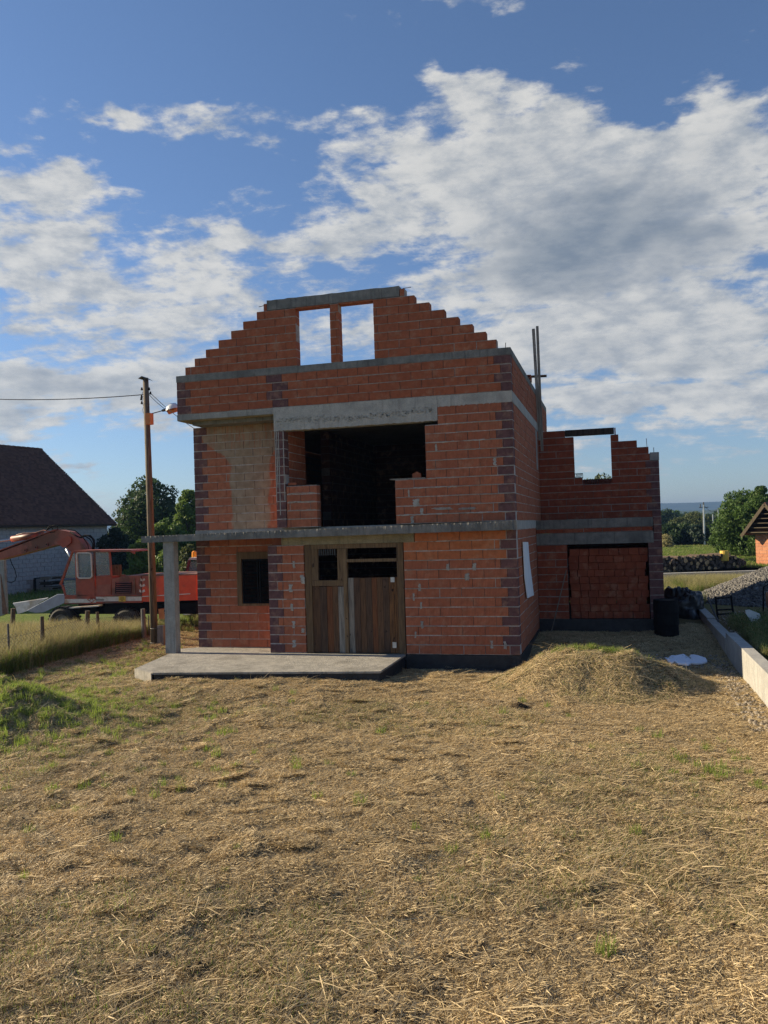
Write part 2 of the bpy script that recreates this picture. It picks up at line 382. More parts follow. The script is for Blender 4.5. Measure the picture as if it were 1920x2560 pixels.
plain('road_paint', (.70, .70, .66), (.78, .78, .74), 4, .1, .002, .8, .2)
plain('tarp', (.008, .009, .011), (.016, .017, .02), 4, .3, .01, .42, .5)
plain('bark', (.07, .05, .035), (.13, .10, .075), 10, .6, .02, .9, .1)
plain('log_bark', (.06, .045, .035), (.14, .105, .08), 10, .6, .02, .9, .1)
plain('log_end', (.42, .26, .13), (.55, .38, .20), 10, .3, .01, .9, .1)
plain('earth', (.05, .036, .022), (.10, .072, .045), 12, .8, .03, .95, .1)
plain('lamp_shade', (.55, .57, .60), (.68, .70, .72), 6, .05, .001, .3, .5)
plain('rebar', (.05, .03, .025), (.09, .05, .04), 12, .3, .002, .7, .3)
def glass(name, c, rough=.06, alpha=.45):
    def fn(T, b):
        b.inputs['Alpha'].default_value = alpha; return (c, None)
    return material(name, fn, rough, .6)
glass('cab_glass', (.30, .34, .34)); glass('dark_glass', (.02, .025, .03), .1, .9)
def leaf(name, c1, c2, tr=.35):
    def fn(T, b):
        r = T.node('ShaderNodeNewGeometry').outputs['Random Per Island']; oi = T.node('ShaderNodeObjectInfo').outputs['Random']
        n = T.noise(pos(T), .5, 3, .6)
        c = T.mix(T.m('FRACT', T.m('ADD', r, oi)), c1, c2)
        c = T.mix(T.ramp(n, .35, .68), c, tuple((a+d)*.42 for a, d in zip(c1, c2)))
        tl = T.node('ShaderNodeBsdfTranslucent'); T.put(tl.inputs[0], T.vm('SCALE', c, c=1.25))
        ms = T.node('ShaderNodeMixShader'); ms.inputs[0].default_value = tr
        out = [x for x in T.n if x.bl_idname == 'ShaderNodeOutputMaterial'][0]
        T.l.new(b.outputs[0], ms.inputs[1]); T.l.new(tl.outputs[0], ms.inputs[2]); T.l.new(ms.outputs[0], out.inputs[0])
        return c
    return material(name, fn, .6, .25)
leaf('leaf_dark', (.030, .056, .020), (.060, .098, .032)); leaf('leaf_mid', (.06, .11, .026), (.10, .165, .04))
leaf('leaf_light', (.10, .16, .03), (.16, .23, .05)); leaf('leaf_olive', (.075, .095, .035), (.12, .14, .05))
leaf('leaf_fir', (.016, .034, .02), (.028, .05, .026), .2)
leaf('straw', (.45, .335, .165), (.90, .72, .43), .25); leaf('straw_dark', (.10, .074, .038), (.28, .21, .11), .2)
leaf('grass_lush', (.15, .22, .035), (.29, .37, .07), .5); leaf('grass_blade', (.115, .175, .03), (.23, .31, .06), .5); leaf('grass_dry', (.24, .225, .095), (.44, .38, .18), .35)
leaf('weed', (.16, .17, .06), (.30, .28, .11), .4); leaf('weed_pink', (.28, .14, .13), (.40, .22, .19), .3)

# ------------------------------------------------------------------ ground
def graded(parts):
    a = []
    for lo, hi, st in parts: a += list(np.arange(lo, hi-1e-6, st))
    return np.array(a + [parts[-1][1]])
def ground_mat(T, b):
    P = pos(T); x, y, z = T.sep(P)
    n = T.noise(P, 3., 8, .68); n2 = T.noise(P, .35, 4, .6); f = T.noise(P, 30, 4, .7)
    yard = T.mix(T.ramp(f, .3, .7), (.10, .067, .032), (.27, .185, .09)); yard = T.mix(T.ramp(n, .35, .7), yard, (.16, .12, .052))
    yard = T.mix(T.ramp(n2, .5, .66, 0, .5), yard, (.10, .10, .035))
    field = T.mix(T.ramp(n, .3, .7), (.08, .13, .022), (.15, .20, .04))
    field = T.mix(T.ramp(T.noise(P, .05, 4, .6), .55, .7, 0, .6), field, (.20, .19, .07))
    far = T.ramp(y, 5.5, 17); left = T.ramp(x, -11.2, -12.4)
    m = T.m('MAXIMUM', far, left)
    c = T.mix(m, yard, field)
    # cut hay strip beside the road
    return c, (T.m('ADD', f, n), .04, .6)
material('ground', ground_mat, .95, .1)
gx = graded([(-3500, -400, 310), (-400, -60, 20), (-60, -16, 2), (-16, 9, .07), (9, 60, 1.7), (60, 400, 20), (400, 3500, 310)])
gy = graded([(-60, -16, 4), (-16, 6, .07), (6, 60, 1.2), (60, 400, 20), (400, 6000, 400)])
GX, GY = np.meshgrid(gx, gy, indexing='ij'); GZ = ground_z(GX, GY)
GV = np.stack([GX.ravel(), GY.ravel(), GZ.ravel()], 1); ny = len(gy)
ii, jj = np.meshgrid(np.arange(len(gx)-1), np.arange(ny-1), indexing='ij'); q0 = (ii*ny+jj).ravel()
GF = np.stack([q0, q0+ny, q0+ny+1, q0+1], 1)
g = link('ground', np_mesh('ground', GV, GF, MT['ground'], smooth=True), kind='structure')

# road behind the house, with its edge line
def strip(name, pts, z, mat, kind='structure'):
    V = []; F = []
    for (a, b) in pts: V += [(a[0], a[1], z), (b[0], b[1], z)]
    for i in range(len(pts)-1): F.append((2*i, 2*i+1, 2*i+3, 2*i+2))
    m = MB(); m.add(V, F); return m.build(name, mat, None, kind=kind)
RZ = -.44
def rp(px, py): v = at(px, py, 2, RZ); return (v.x, v.y)
ra, rb = rp(1655, 1461), rp(1830, 1449); rc, rd = rp(1655, 1433), rp(1850, 1427)
def ext(p, q, t): return (p[0]+(q[0]-p[0])*t, p[1]+(q[1]-p[1])*t)
strip('road', [(ext(ra, rb, -12), ext(rc, rd, -12)), (ext(ra, rb, 14), ext(rc, rd, 14))], RZ, MT['asphalt'])
n0, n1 = ext(rc, rd, -12), ext(rc, rd, 14); e0 = ext(n0, ext(ra, rb, -12), .035); e1 = ext(n1, ext(ra, rb, 14), .035)
strip('road_line', [(e0, n0), (e1, n1)], RZ+.006, MT['road_paint'])

# ------------------------------------------------------------------ brickwork
UNIT = {}
def unit_brick(matname, k):
    key = (matname, k)
    if key not in UNIT:
        m = MB(); r = random.Random(k*31+5); e = .012
        vs = [((x-.5)*(1-r.random()*.006), (y-.5), (z-.5)*(1-r.random()*.03)) for x in (0, 1) for y in (0, 1) for z in (0, 1)]
        m.add(vs, [(0, 1, 3, 2), (4, 6, 7, 5), (0, 4, 5, 1), (2, 3, 7, 6), (0, 2, 6, 4), (1, 5, 7, 3)])
        me = bpy.data.meshes.new('brick'); me.from_pydata(m.v, [], m.f); me.update()
        bm = bmesh.new(); bm.from_mesh(me); bmesh.ops.recalc_face_normals(bm, faces=bm.faces); bm.to_mesh(me); bm.free()
        me.materials.append(MT[matname]); UNIT[key] = me
    return UNIT[key]
JT = .018
class Wall:
    """rows of hollow clay blocks along one axis; each row is a list of intervals"""
    def __init__(s, root, axis, face, thick, mat, name='brick_wall', mortar='mortar', quoins=(), blen=.5):
        s.root, s.axis, s.f0, s.f1, s.mat, s.q, s.bl = root, axis, face, face+thick, mat, quoins, blen
        s.core = MB(); s.bricks = []; s.name = name; s.mortar = mortar; s.n = 0
    def span(s, a0, a1, f0, f1, z0, z1):
        return (a0, a1, f0, f1, z0, z1) if s.axis == 'x' else (f0, f1, a0, a1, z0, z1)
    def row(s, z0, z1, intervals, shift=None, mat=None):
        s.n += 1
        for (a0, a1) in intervals:
            i = .007
            s.core.box(*s.span(a0+i, a1-i, s.f0+i, s.f1-i, z0, z1))
            x = a0
            off = (.5 if s.n % 2 else .0) if shift is None else shift
            cuts = [a0]
            k = math.floor((a0)/s.bl)*s.bl + off*s.bl
            while k < a1:
                if k > a0+.06 and k < a1-.06: cuts.append(k+random.uniform(-.012, .012))
                k += s.bl
            cuts.append(a1)
            ql = qr = None
            for (qa, side) in s.q:
                w = (.37 if s.n % 2 else .23) if side > 0 else (.23 if s.n % 2 else .37)
                if side < 0 and abs(a1-qa) < .02: qr = a1-w
                if side > 0 and abs(a0-qa) < .02: ql = a0+w
                if side == 0 and a0 < qa-.3 and a1 > qa+.3:
                    o = .15 if s.n % 2 else 0; cuts = [c for c in cuts if not (qa-.05 < c < qa+o+.5)] + [qa+o, qa+o+.39]
            if qr: cuts = [c for c in cuts if c < qr-.08 or c == a1] + [qr]
            if ql: cuts = [c for c in cuts if c > ql+.08 or c == a0] + [ql]
            cuts = sorted(set(cuts))
            for u, v in zip(cuts[:-1], cuts[1:]):
                isq = (qr and u >= qr-.001) or (ql and v <= ql+.001) or any(sd == 0 and abs(u-qa-(.15 if s.n % 2 else 0)) < .001 for qa, sd in s.q)
                hj = .010 if random.random() < .1 else .0055; dark = hj < .009
                if dark and u > a0+.01: s.core.box(*s.span(u-.0045, u+.0045, s.f0+.004, s.f1-.004, z0+JT/2, z1-JT/2), mi=1)
                s.bricks.append((u+hj, v-hj, z0+JT/2, z1-JT/2, 'quoin' if isq else (mat or s.mat)))
    def rows(s, z0, n, h, fn, mat=None):
        for k in range(n):
            iv = fn(k, z0+k*h) if callable(fn) else fn
            s.row(z0+k*h, z0+(k+1)*h, iv, mat=mat)
    def done(s, limit=None):
        core = s.core.build(s.name, [MT[s.mortar], MT['head_joint']], s.root)
        rest = {}
        for (u, v, z0, z1, mt) in s.bricks:
            isq = mt == 'quoin'; nm = 'quoin_block' if isq else 'brick'
            cnt = COUNT.setdefault((s.root.name, nm), 0)
            j = random.uniform(-.0035, .0035); dz = random.uniform(-.004, .004)
            b = s.span(u, v, s.f0+j-.001, s.f1+j+.001, z0+dz, z1+dz)
            if limit is not None and cnt >= limit or limit == 0:
                rest.setdefault(mt, MB()).box(*b); continue
            COUNT[(s.root.name, nm)] += 1
            o = bpy.data.objects.new(nm, unit_brick(mt, random.randrange(6))); COL.objects.link(o)
            o.parent = core; o.matrix_parent_inverse = WM[s.root.name].inverted()  # core sits at the root's frame
            o.matrix_parent_inverse = Matrix.Identity(4)
            L = (b[1]-b[0], b[3]-b[2], b[5]-b[4]); c = Vector(((b[0]+b[1])/2, (b[2]+b[3])/2, (b[4]+b[5])/2))
            o.location = c; o.scale = L; o.rotation_euler = (0, random.uniform(-.004, .004), random.uniform(-.002, .002))
        for mt, m in rest.items(): m.build('brickwork', MT[mt], s.root, kind='stuff')
        return core
COUNT = {}
def piece(name, root, mat, *boxes, **kw):
    m = MB()
    for b in boxes: m.box(*b)
    o = m.build(name, MT[mat], root)
    if kw.get('label'): o['label'] = kw['label']
    return o

XL = -8.14
H = thing('unfinished_house', 'two storey unfinished brick house with stepped gable and wide dark opening above a wooden door', 'house', (-4, 0, -.5))
ZB = -.13
# front, ground floor
w = Wall(H, 'x', 0, .25, 'brick_ribbed', 'front_wall', quoins=((0, -1),))
def gf(k, z):
    return [(-2.29, 0)] if z > 2.35 else [(-2.55, 0)]
w.rows(ZB, 3, .21, gf); w.rows(ZB+.63, 7, .21, gf); w.rows(ZB+2.1, 3, .21, gf, mat='brick_smooth_orange'); w.done(300)
w = Wall(H, 'x', 0, .25, 'brick_ribbed', 'front_wall', quoins=((-5.86, 1),))
w.rows(ZB, 12, .2092, [(-5.86, -4.95)]); w.done(300)
# front, upper floor
w = Wall(H, 'x', 0, .25, 'brick_ribbed', 'front_wall', quoins=((0, -1),))
def uf(k, z):
    if z < 3.75: return [(-2.7, 0)]
    return [(-1.97, 0)] if z < 4.95 else [(-1.67, 0)]
w.rows(2.8, 13, .2, uf); w.done(300)
w = Wall(H, 'x', 0, .25, 'brick_ribbed', 'parapet_wall', quoins=())
w.rows(2.8, 5, .194, [(-5.34, -4.58)]); w.done(300)
# top storey band and gable
w = Wall(H, 'x', 0, .25, 'brick', 'front_wall', 'mortar_mid', quoins=((0, -1), (XL, 1), (-5.77, 0)))
w.rows(5.64, 4, .1975, [(XL, 0)]); w.done(300)
w = Wall(H, 'x', .0, .25, 'brick', 'gable_wall', 'mortar_mid')
GL = [-7.9, -7.64, -7.33, -6.99, -6.65, -6.33, -5.97]; GR = [-.29, -.52, -.81, -1.12, -1.43, -1.77, -2.11]
w.rows(6.59, 7, .195, lambda k, z: [(GL[k], -4.98), (-4.14, -3.92), (-3.09, GR[k])]); w.row(7.955, 8.13, [(-5.79, -5.705), (-2.455, -2.33)]); w.done(300)
# recessed left bay
w = Wall(H, 'x', .777, .25, 'brick_ribbed', 'recessed_wall', quoins=((XL, 1),))
w.rows(ZB, 13, .21, lambda k, z: [(XL, -6.93), (-6.0, -5.62)] if .8 < z < 1.98 else [(XL, -5.62)]); w.done(300)
w = Wall(H, 'x', .777, .25, 'brick_slurry', 'recessed_wall', quoins=((XL, 1),))
w.rows(2.8, 13, .2, [(XL, -5.62)]); w.done(300)
# pier between the bays and the wall that runs in from it
w = Wall(H, 'x', 0, .25, 'quoin', 'pier'); w.rows(2.8, 11, .207, [(-5.6, -5.352)]); w.done(300)
w = Wall(H, 'y', -5.6, .25, 'brick_ribbed', 'inner_wall'); w.rows(2.8, 13, .2, [(.26, 1.35)]); w.done(0)
w = Wall(H, 'y', -5.86, .25, 'brick_ribbed', 'inner_wall'); w.rows(ZB, 13, .2092, [(.26, .777)]); w.done(0)
# right side
w = Wall(H, 'y', -.25, .25, 'brick_ribbed', 'side_wall'); w.rows(ZB, 13, .21, [(.26, 4.75)]); w.done(300)
w = Wall(H, 'y', -.25, .25, 'brick_ribbed', 'side_wall'); w.rows(2.8, 13, .2, [(.26, 10.1)]); w.done(300)
w = Wall(H, 'y', -.25, .25, 'brick', 'side_wall'); w.rows(5.64, 4, .1975, [(.26, 10.1)]); w.done(300)
# left side, back and inner walls (hardly seen)
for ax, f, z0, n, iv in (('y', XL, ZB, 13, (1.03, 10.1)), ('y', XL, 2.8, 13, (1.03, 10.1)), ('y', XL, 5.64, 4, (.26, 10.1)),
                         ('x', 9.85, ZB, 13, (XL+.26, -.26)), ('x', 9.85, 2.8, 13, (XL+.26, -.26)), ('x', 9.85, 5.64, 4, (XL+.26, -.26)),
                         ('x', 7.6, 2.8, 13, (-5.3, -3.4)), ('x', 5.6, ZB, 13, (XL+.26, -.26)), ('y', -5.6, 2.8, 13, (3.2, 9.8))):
    w = Wall(H, ax, f, .25, 'brick_inner_shaded' if ax == 'x' or f == -5.6 else 'brick', 'back_wall' if ax == 'x' else 'side_wall', 'mortar_inner_shaded'); w.rows(z0, n, .2 if z0 > 0 else .21, [iv]); w.done(0)
# concrete work
piece('floor_slab', H, 'concrete', (XL+.26, -.26, .27, 9.84, 2.61, 2.795))
piece('floor_slab', H, 'concrete_dark', (XL+.26, -.26, .27, 9.84, 5.395, 5.635))  # darker concrete: shade under this ceiling put into the colour
piece('floor_slab', H, 'concrete', (XL+.26, -.26, .27, 9.84, -.3, ZB-.01))
m = MB()
def jag(m, x0, x1, y0, y1, z0, z1, n=40, amp=.02, low=True):
    """a cast beam whose lower (or upper) front edge is ragged"""
    r = random.Random(int(x0*100)+n); V = []; F = []
    for i in range(n+1):
        x = x0+(x1-x0)*i/n; dz = r.uniform(-amp, amp)
        zl = z0+(dz if low else 0); zh = z1+(0 if low else dz); yb = y0+r.uniform(-amp, amp)*.1
        V += [(x, y0, zl), (x, yb, (zl+zh)/2), (x, y0, zh), (x, y1, zh), (x, y1, z0)]
    for i in range(n):
        a, b = 5*i, 5*i+5
        F += [(a, b, b+1, a+1), (a+1, b+1, b+2, a+2), (a+2, b+2, b+3, a+3), (a+3, b+3, b+4, a+4), (a+4, b+4, b, a)]
    F += [(0, 1, 2, 3, 4), tuple(5*n+k for k in (4, 3, 2, 1, 0))]
    m.add(V, F)
jag(m, -1.665, .004, -.004, .252, 5.392, 5.637, 60, .016); m.box(-.25, .006, .253, 10.1, 5.4, 5.637); m.build('ring_beam', MT['concrete_light'], H)
m = MB(); jag(m, -5.607, -1.668, -.012, .252, 5.085, 5.637, 80, .008); m.build('lintel', MT['concrete_light'], H)
m = MB(); rr = random.Random(8)                                         # honeycombed band of stones in that lintel
for _ in range(330):
    x = rr.uniform(-5.55, -1.8); zc = 5.30+.03*math.sin(x*2.2)+rr.gauss(0, .035); s_ = rr.uniform(.006, .018)
    m.box(x-s_, x+s_, -.022, -.005, zc-s_*.7, zc+s_*.7, M=None)
m.build('honeycomb_stones', MT['concrete'], H, kind='stuff')
piece('ring_beam', H, 'concrete', (XL-.003, -5.612, -.004, .777, 5.5, 5.637))
piece('soffit', H, 'concrete_yellow', (XL+.0, -5.612, .012, .775, 5.485, 5.498))
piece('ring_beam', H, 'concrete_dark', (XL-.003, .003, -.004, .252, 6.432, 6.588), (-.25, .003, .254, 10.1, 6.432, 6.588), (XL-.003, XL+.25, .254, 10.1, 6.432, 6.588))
m = MB(); jag(m, -5.7, -2.46, -.006, .25, 7.965, 8.2, 30, .008, False); m.build('gable_lintel', MT['concrete_dark'], H)
piece('lintel_shell', H, 'brick', (-4.98, -4.14, .004, .246, 7.93, 7.962), (-3.92, -3.09, .004, .246, 7.93, 7.962))
m = MB(); m.tube([(-5.8, .1, 8.12), (-5.95, .1, 8.10)], .008, 5); m.build('rebar', MT['rebar'], H)
m = MB(); m.tube([(-2.4, .1, 8.16), (-2.2, .1, 8.17)], .008, 5); m.build('rebar', MT['rebar'], H)
m = MB(); m.tube([(-.12, .12, 6.55), (-.11, .12, 6.72)], .008, 5); m.build('rebar', MT['rebar'], H)
piece('lintel', H, 'concrete_yellow', (-5.5, -2.3, -.006, .25, 2.385, 2.598))
piece('ring_beam', H, 'concrete_light', (-.25, .004, .05, 4.745, 2.602, 2.797))
# balcony slab (slightly lower at its left end) with a rough edge
m = MB(); V = []; F = []; r = random.Random(3); n = 260; x0, x1 = -9.02, -.05
for i in range(n+1):
    x = x0+(x1-x0)*i/n; t = (x-x0)/(x1-x0); zb = 2.545+.055*t; zt = 2.70+.095*t; j = r.uniform(-.0025, .0025)
    yb = .77 if x < -5.86 else -.002
    V += [(x, -.32, zb+j*.6), (x, -.322, (zb+zt)/2), (x, -.32+r.uniform(-.01, .01), zt+r.uniform(-.002, .002)), (x, yb, zt), (x, yb, zb)]
for i in range(n):
    a, b = 5*i, 5*i+5; F += [(a, b, b+1, a+1), (a+1, b+1, b+2, a+2), (a+2, b+2, b+3, a+3), (a+3, b+3, b+4, a+4), (a+4, b+4, b, a)]
F += [(0, 1, 2, 3, 4), tuple(5*n+k for k in (4, 3, 2, 1, 0))]; m.add(V, F)
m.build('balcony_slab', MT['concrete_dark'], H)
piece('porch_column', H, 'concrete', (-8.47, -8.19, -.26, -.04, -.14, 2.552))
# porch floor
m = MB(); P = [(-8.0, -2.3), (-7.3, -2.8), (-2.55, -2.2), (-2.57, -.004), (-5.87, -.004), (-5.87, .77), (-8.14, .77), (-8.5, .5)]
m.prism([(x, y, -.175) for x, y in P], (0, 0, .04)); m.build('porch_slab', MT['concrete_floor'], H)
m = MB(); m.prism([(x*1.0+(.02 if x < -5 else -.02), y+.03, -.62) for x, y in P], (0, 0, .443)); m.build('porch_plinth', MT['bitumen'], H)
piece('plinth', H, 'bitumen', (-2.56, .012, -.012, 4.74, -.9, ZB-.012)); piece('plinth', H, 'bitumen', (XL+.01, XL+.3, 1.04, 10.1, -.9, ZB-.004))
m = MB(); m.prism([(-8.01, -2.31, -.6), (-7.31, -2.81, -.6), (-7.31, -2.81, -.14), (-8.01, -2.31, -.14)], (-.012, -.016, 0)); m.build('porch_edge', MT['concrete_floor'], H)
# vertical cement streak on the pier and concrete patch on the side wall
m = MB()
for i, x in enumerate((-5.585, -5.545, -5.50, -5.38)):
    m.box(x-.008, x+.010, -.0085, -.004, 3.4+.5*(i % 2)-.3*i*.5, 5.08)
m.build('cement_runs', MT['concrete_light'], H)
piece('concrete_patch', H, 'concrete', (-.2, .0045, 5.6, 6.05, 4.25, 5.38))
# mortar squeezed out of the joints of the upper floor and smeared over some head joints
m = MB(); r = random.Random(21)
def smear(x0, x1, z, h, y=-.004):
    n = max(3, int((x1-x0)/.05)); V = []; F = []
    for i in range(n+1):
        x = x0+(x1-x0)*i/n; a = h*r.uniform(.25, 1); b = h*r.uniform(.3, 1.1)
        V += [(x, y+.006, z+a), (x, y-.006*r.random()-.003, z+a*.4), (x, y-.006*r.random()-.003, z-b*.5), (x, y+.006, z-b)]
    for i in range(n):
        for k in range(3): F.append((4*i+k, 4*i+4+k, 4*i+5+k, 4*i+1+k))
    m.add(V, F)
for k in range(1, 13):
    z = 2.8+.2*k; a = -2.65 if z < 3.75 else -1.93
    if z > 5.0: a = -1.6
    x = a
    while x < -.05:
        l = r.uniform(.15, .8)
        if r.random() < .8: smear(x, min(x+l, -.02), z, r.choice((.012, .014, .022)))
        x += l
    if z < 3.7: smear(-5.3, -4.62, z, .014)
for k in range(1, 13):
    z = ZB+.21*k; x = -2.5
    while x < -.05:
        l = r.uniform(.3, 1.2)
        if r.random() < .45: smear(x, min(x+l, -.02), z, r.choice((.009, .011, .014)))
        x += l
for (x, z, w_, h_) in [(-2.22, 3.28, .09, .1), (-2.1, 3.08, .05, .09), (-2.32, 2.9, .05, .1), (-1.72, 4.5, .03, .09), (-.42, 4.12, .05, .1), (-1.02, 3.1, .3, .03), (-1.6, 3.12, .3, .03),
        (-2.38, 3.5, .03, .1), (-1.55, 1.82, .05, .09), (-.95, 1.82, .06, .1), (-1.12, 1.6, .07, .1), (-2.2, 1.38, .04, .1), (-2.34, 1.17, .03, .1), (-2.18, .97, .03, .09), (-2.17, .55, .04, .1), (-2.33, .32, .03, .09),
        (-.62, .12, .04, .1), (-.33, .1, .04, .1), (-5.3, 1.4, .06, .1), (-5.0, 1.6, .07, .11), (-5.28, .95, .05, .1), (-5.25, .55, .05, .1), (-5.02, .4, .05, .06), (-5.2, 1.95, .05, .1), (-5.25, .1, .06, .1)]:
    for q in range(5): smear(x-w_*r.uniform(.4, .9), x+w_*r.uniform(.4, .9), z+h_*(q/2.5-1)*.8, h_*.33)
m.build('mortar_smears', MT['concrete_light'], H, kind='stuff')
# window with closed shutters in the recessed bay
wf = piece('window', H, 'frame_wood', (-7.03, -6.905, .755, .85, .9, 2.23), (-6.905, -5.98, .755, .85, .9, .955), (-6.905, -5.98, .752, .85, 2.06, 2.23), label='window with wooden surround and closed dark shutters')
for xa, xb in ((-6.90, -6.47), (-6.45, -6.0)):
    sh = MB(); sh.box(xa, xa+.04, .79, .83, .96, 2.055); sh.box(xb-.04, xb, .79, .83, .96, 2.055); sh.box(xa+.04, xb-.04, .79, .83, .96, 1.0); sh.box(xa+.04, xb-.04, .79, .83, 2.01, 2.055)
    for k in range(30):
        z = 1.005+k*.0335; sh.bar((xa+.042, .81, z+.015), (xb-.042, .81, z+.015), .03, .008, up=(0, .6, 1))
    sh.build('shutter', MT['black'], wf)
# double door of old planks
def zx(zxp, zyp): v = at(800+zxp/2.765, 1300+zyp/2.765, 1, 0.0); return v.x, v.z
door = MB(); door.box(-4.94, -4.78, .02, .12, ZB, 2.38); door.box(-2.72, -2.57, .02, .12, ZB, 2.38); door.box(-4.775, -2.725, .02, .12, 2.28, 2.38)
xm = -3.97; door.box(xm-.03, xm+.06, .01, .12, ZB, 2.275)
door.box(-4.775, xm-.035, .025, .1, 1.42, 1.55); door.box(-4.775, -4.62, .03, .1, 1.555, 2.275); door.box(xm-.17, xm-.035, .03, .1, 1.555, 2.275)
door.box(xm+.065, -2.725, .005, .1, 1.96, 2.03)
door = door.build('door', MT['frame_wood'], H); door['label'] = 'wooden double door patched from old brown planks'
planks = [(-4.775, -4.60, 'door_wood', 1.415), (-4.595, -4.43, 'plank_dark', 1.40), (-4.425, -4.29, 'plank_red', 1.405), (-4.285, -4.15, 'plank_brown', 1.41), (-4.145, -4.005, 'grey_wood', 1.40),
          (-3.90, -3.77, 'grey_wood', 1.60), (-3.765, -3.62, 'plank_dark', 1.60), (-3.615, -3.49, 'plank_brown', 1.59), (-3.485, -3.34, 'plank_dark', 1.60), (-3.335, -3.22, 'plank_red', 1.595), (-3.215, -3.08, 'plank_brown', 1.60), (-3.075, -2.93, 'plank_dark', 1.60), (-2.925, -2.825, 'door_wood', 1.59), (-2.82, -2.73, 'door_wood', 1.6)]
for i, (a, b, mt, zt) in enumerate(planks):
    j = random.uniform(-.008, .008); piece('plank', door, mt, (a, b, .05+j, .075+j, ZB+.01, zt))
piece('plank', door, 'door_wood', (-4.775, -4.70, .045, .07, 1.56, 2.27)); piece('grate', door, 'iron', *[(x, x+.02, .05, .06, 2.13, 2.27) for x in np.arange(-4.60, -4.2, .055)])
piece('hinge', door, 'galvanised', (-2.88, -2.79, .03, .048, 1.49, 1.6)); piece('hinge', door, 'galvanised', (-2.88, -2.79, .03, .048, .0, .13))
piece('latch', door, 'iron', (-3.89, -3.85, .02, .05, -.1, -.03))

# ------------------------------------------------------------------ garage wing
G = thing('garage_wing', 'lower brick garage wing with stepped wall top and bricked up doorway behind the house corner', 'garage', (1.6, 4.8, -.3))
YL, YU = 4.75, 6.5
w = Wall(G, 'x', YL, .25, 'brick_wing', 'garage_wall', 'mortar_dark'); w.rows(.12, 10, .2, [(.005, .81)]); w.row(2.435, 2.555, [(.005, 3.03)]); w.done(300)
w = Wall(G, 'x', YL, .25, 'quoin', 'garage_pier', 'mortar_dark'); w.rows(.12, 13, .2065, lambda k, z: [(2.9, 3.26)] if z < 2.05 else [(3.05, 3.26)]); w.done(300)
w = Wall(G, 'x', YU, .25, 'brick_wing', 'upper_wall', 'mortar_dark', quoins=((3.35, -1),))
def up(k, z):
    z = round(z, 2); R = 3.35
    if z >= 5.19: R = 2.2
    elif z >= 4.99: R = 2.27
    elif z >= 4.79: R = 2.77
    elif z >= 4.59: R = 3.08
    elif z >= 4.39: R = 3.10
    if z < 3.79: return [(.005, R)]
    if z < 3.99: return [(.005, 1.23), (2.04, R)]
    if z >= 5.19: return [(.005, .77), (2.155, R)]
    return [(.005, 1.01), (2.04, R)]
w.rows(2.8, 13, .2, up); w.done(300)
piece('beam', G, 'concrete_dark', (.005, 3.045, YL-.015, YL+.25, 2.56, 2.795)); piece('beam', G, 'concrete_dark', (.005, 3.045, YL-.02, YL+.25, 2.125, 2.43))
piece('window_lintel', G, 'dark_wood', (.775, 2.15, YU-.006, YU+.25, 5.235, 5.405)); piece('corner_cap', G, 'concrete', (3.105, 3.352, YU-.004, YU+.25, 4.41, 4.635))
piece('roof_slab', G, 'concrete_dark', (.005, 3.26, YL+.26, YU+3.5, 2.61, 2.79))
piece('floor_slab', G, 'concrete_dark', (.005, 3.26, YL+.31, 9.89, -.1, .11)); piece('plinth', G, 'bitumen', (.014, 3.29, YL-.02, YL+.3, -.9, .118))
m = MB(); m.tube([(3.05, YU+.1, 4.6), (3.03, YU+.1, 5.05)], .008, 5); m.build('rebar', MT['rebar'], G)
m = MB(); m.tube([(3.22, YU+.1, 4.6), (3.22, YU+.1, 4.78)], .009, 5); m.build('rebar', MT['rebar'], G)
for f, z0, n, y0 in ((3.01, .12, 13, YL+.26), (3.1, 2.8, 8, YU+.26)):
    w = Wall(G, 'y', f, .25, 'brick_wing', 'side_wall', 'mortar_dark'); w.rows(z0, n, .2, [(y0, 9.9)]); w.done(0)
w = Wall(G, 'x', 9.9, .25, 'brick_wing', 'back_wall', 'mortar_dark'); w.rows(.12, 20, .2, [(.005, 3.3)]); w.done(0)
# loose blocks that close the garage doorway, laid end on
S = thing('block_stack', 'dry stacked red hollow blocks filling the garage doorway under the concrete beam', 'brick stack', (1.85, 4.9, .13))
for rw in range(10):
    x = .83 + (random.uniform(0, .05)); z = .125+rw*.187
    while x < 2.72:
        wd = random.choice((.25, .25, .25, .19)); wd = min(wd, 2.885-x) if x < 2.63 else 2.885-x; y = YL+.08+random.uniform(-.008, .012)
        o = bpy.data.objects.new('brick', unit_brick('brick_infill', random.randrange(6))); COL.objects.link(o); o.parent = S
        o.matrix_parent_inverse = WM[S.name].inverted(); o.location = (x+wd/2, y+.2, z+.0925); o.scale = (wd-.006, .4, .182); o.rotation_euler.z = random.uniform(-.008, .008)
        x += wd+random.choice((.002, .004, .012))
bar = MB(); bar.tube([(-.02+.35, 4.55, -.22), (.78, 4.66, 1.45)], .014, 6)
tag(bar.build('wooden_stick', MT['grey_wood']), 'thin stick leaning on the garage wall left of the stacked blocks', 'stick')
def clay_block(loc, L, Hh, label):
    t = thing('ceiling_block', label, 'clay block', loc, 'ceiling blocks left in the window opening'); m = MB(); x, y, z = loc
    for a in (0, Hh-.012): m.box(x, x+L, y, y+.2, z+a, z+a+.012)
    m.box(x, x+.01, y, y+.2, z+.012, z+Hh-.012); m.box(x+L-.01, x+L, y, y+.2, z+.012, z+Hh-.012)
    for k in range(5):
        a = x+.03+k*(L-.06)/5; m.bar((a, y+.1, z+.012), (a+.035, y+.1, z+Hh-.012), .2, .008, up=(1, 0, 0))
    m.build('block_shell', MT['black'], t)
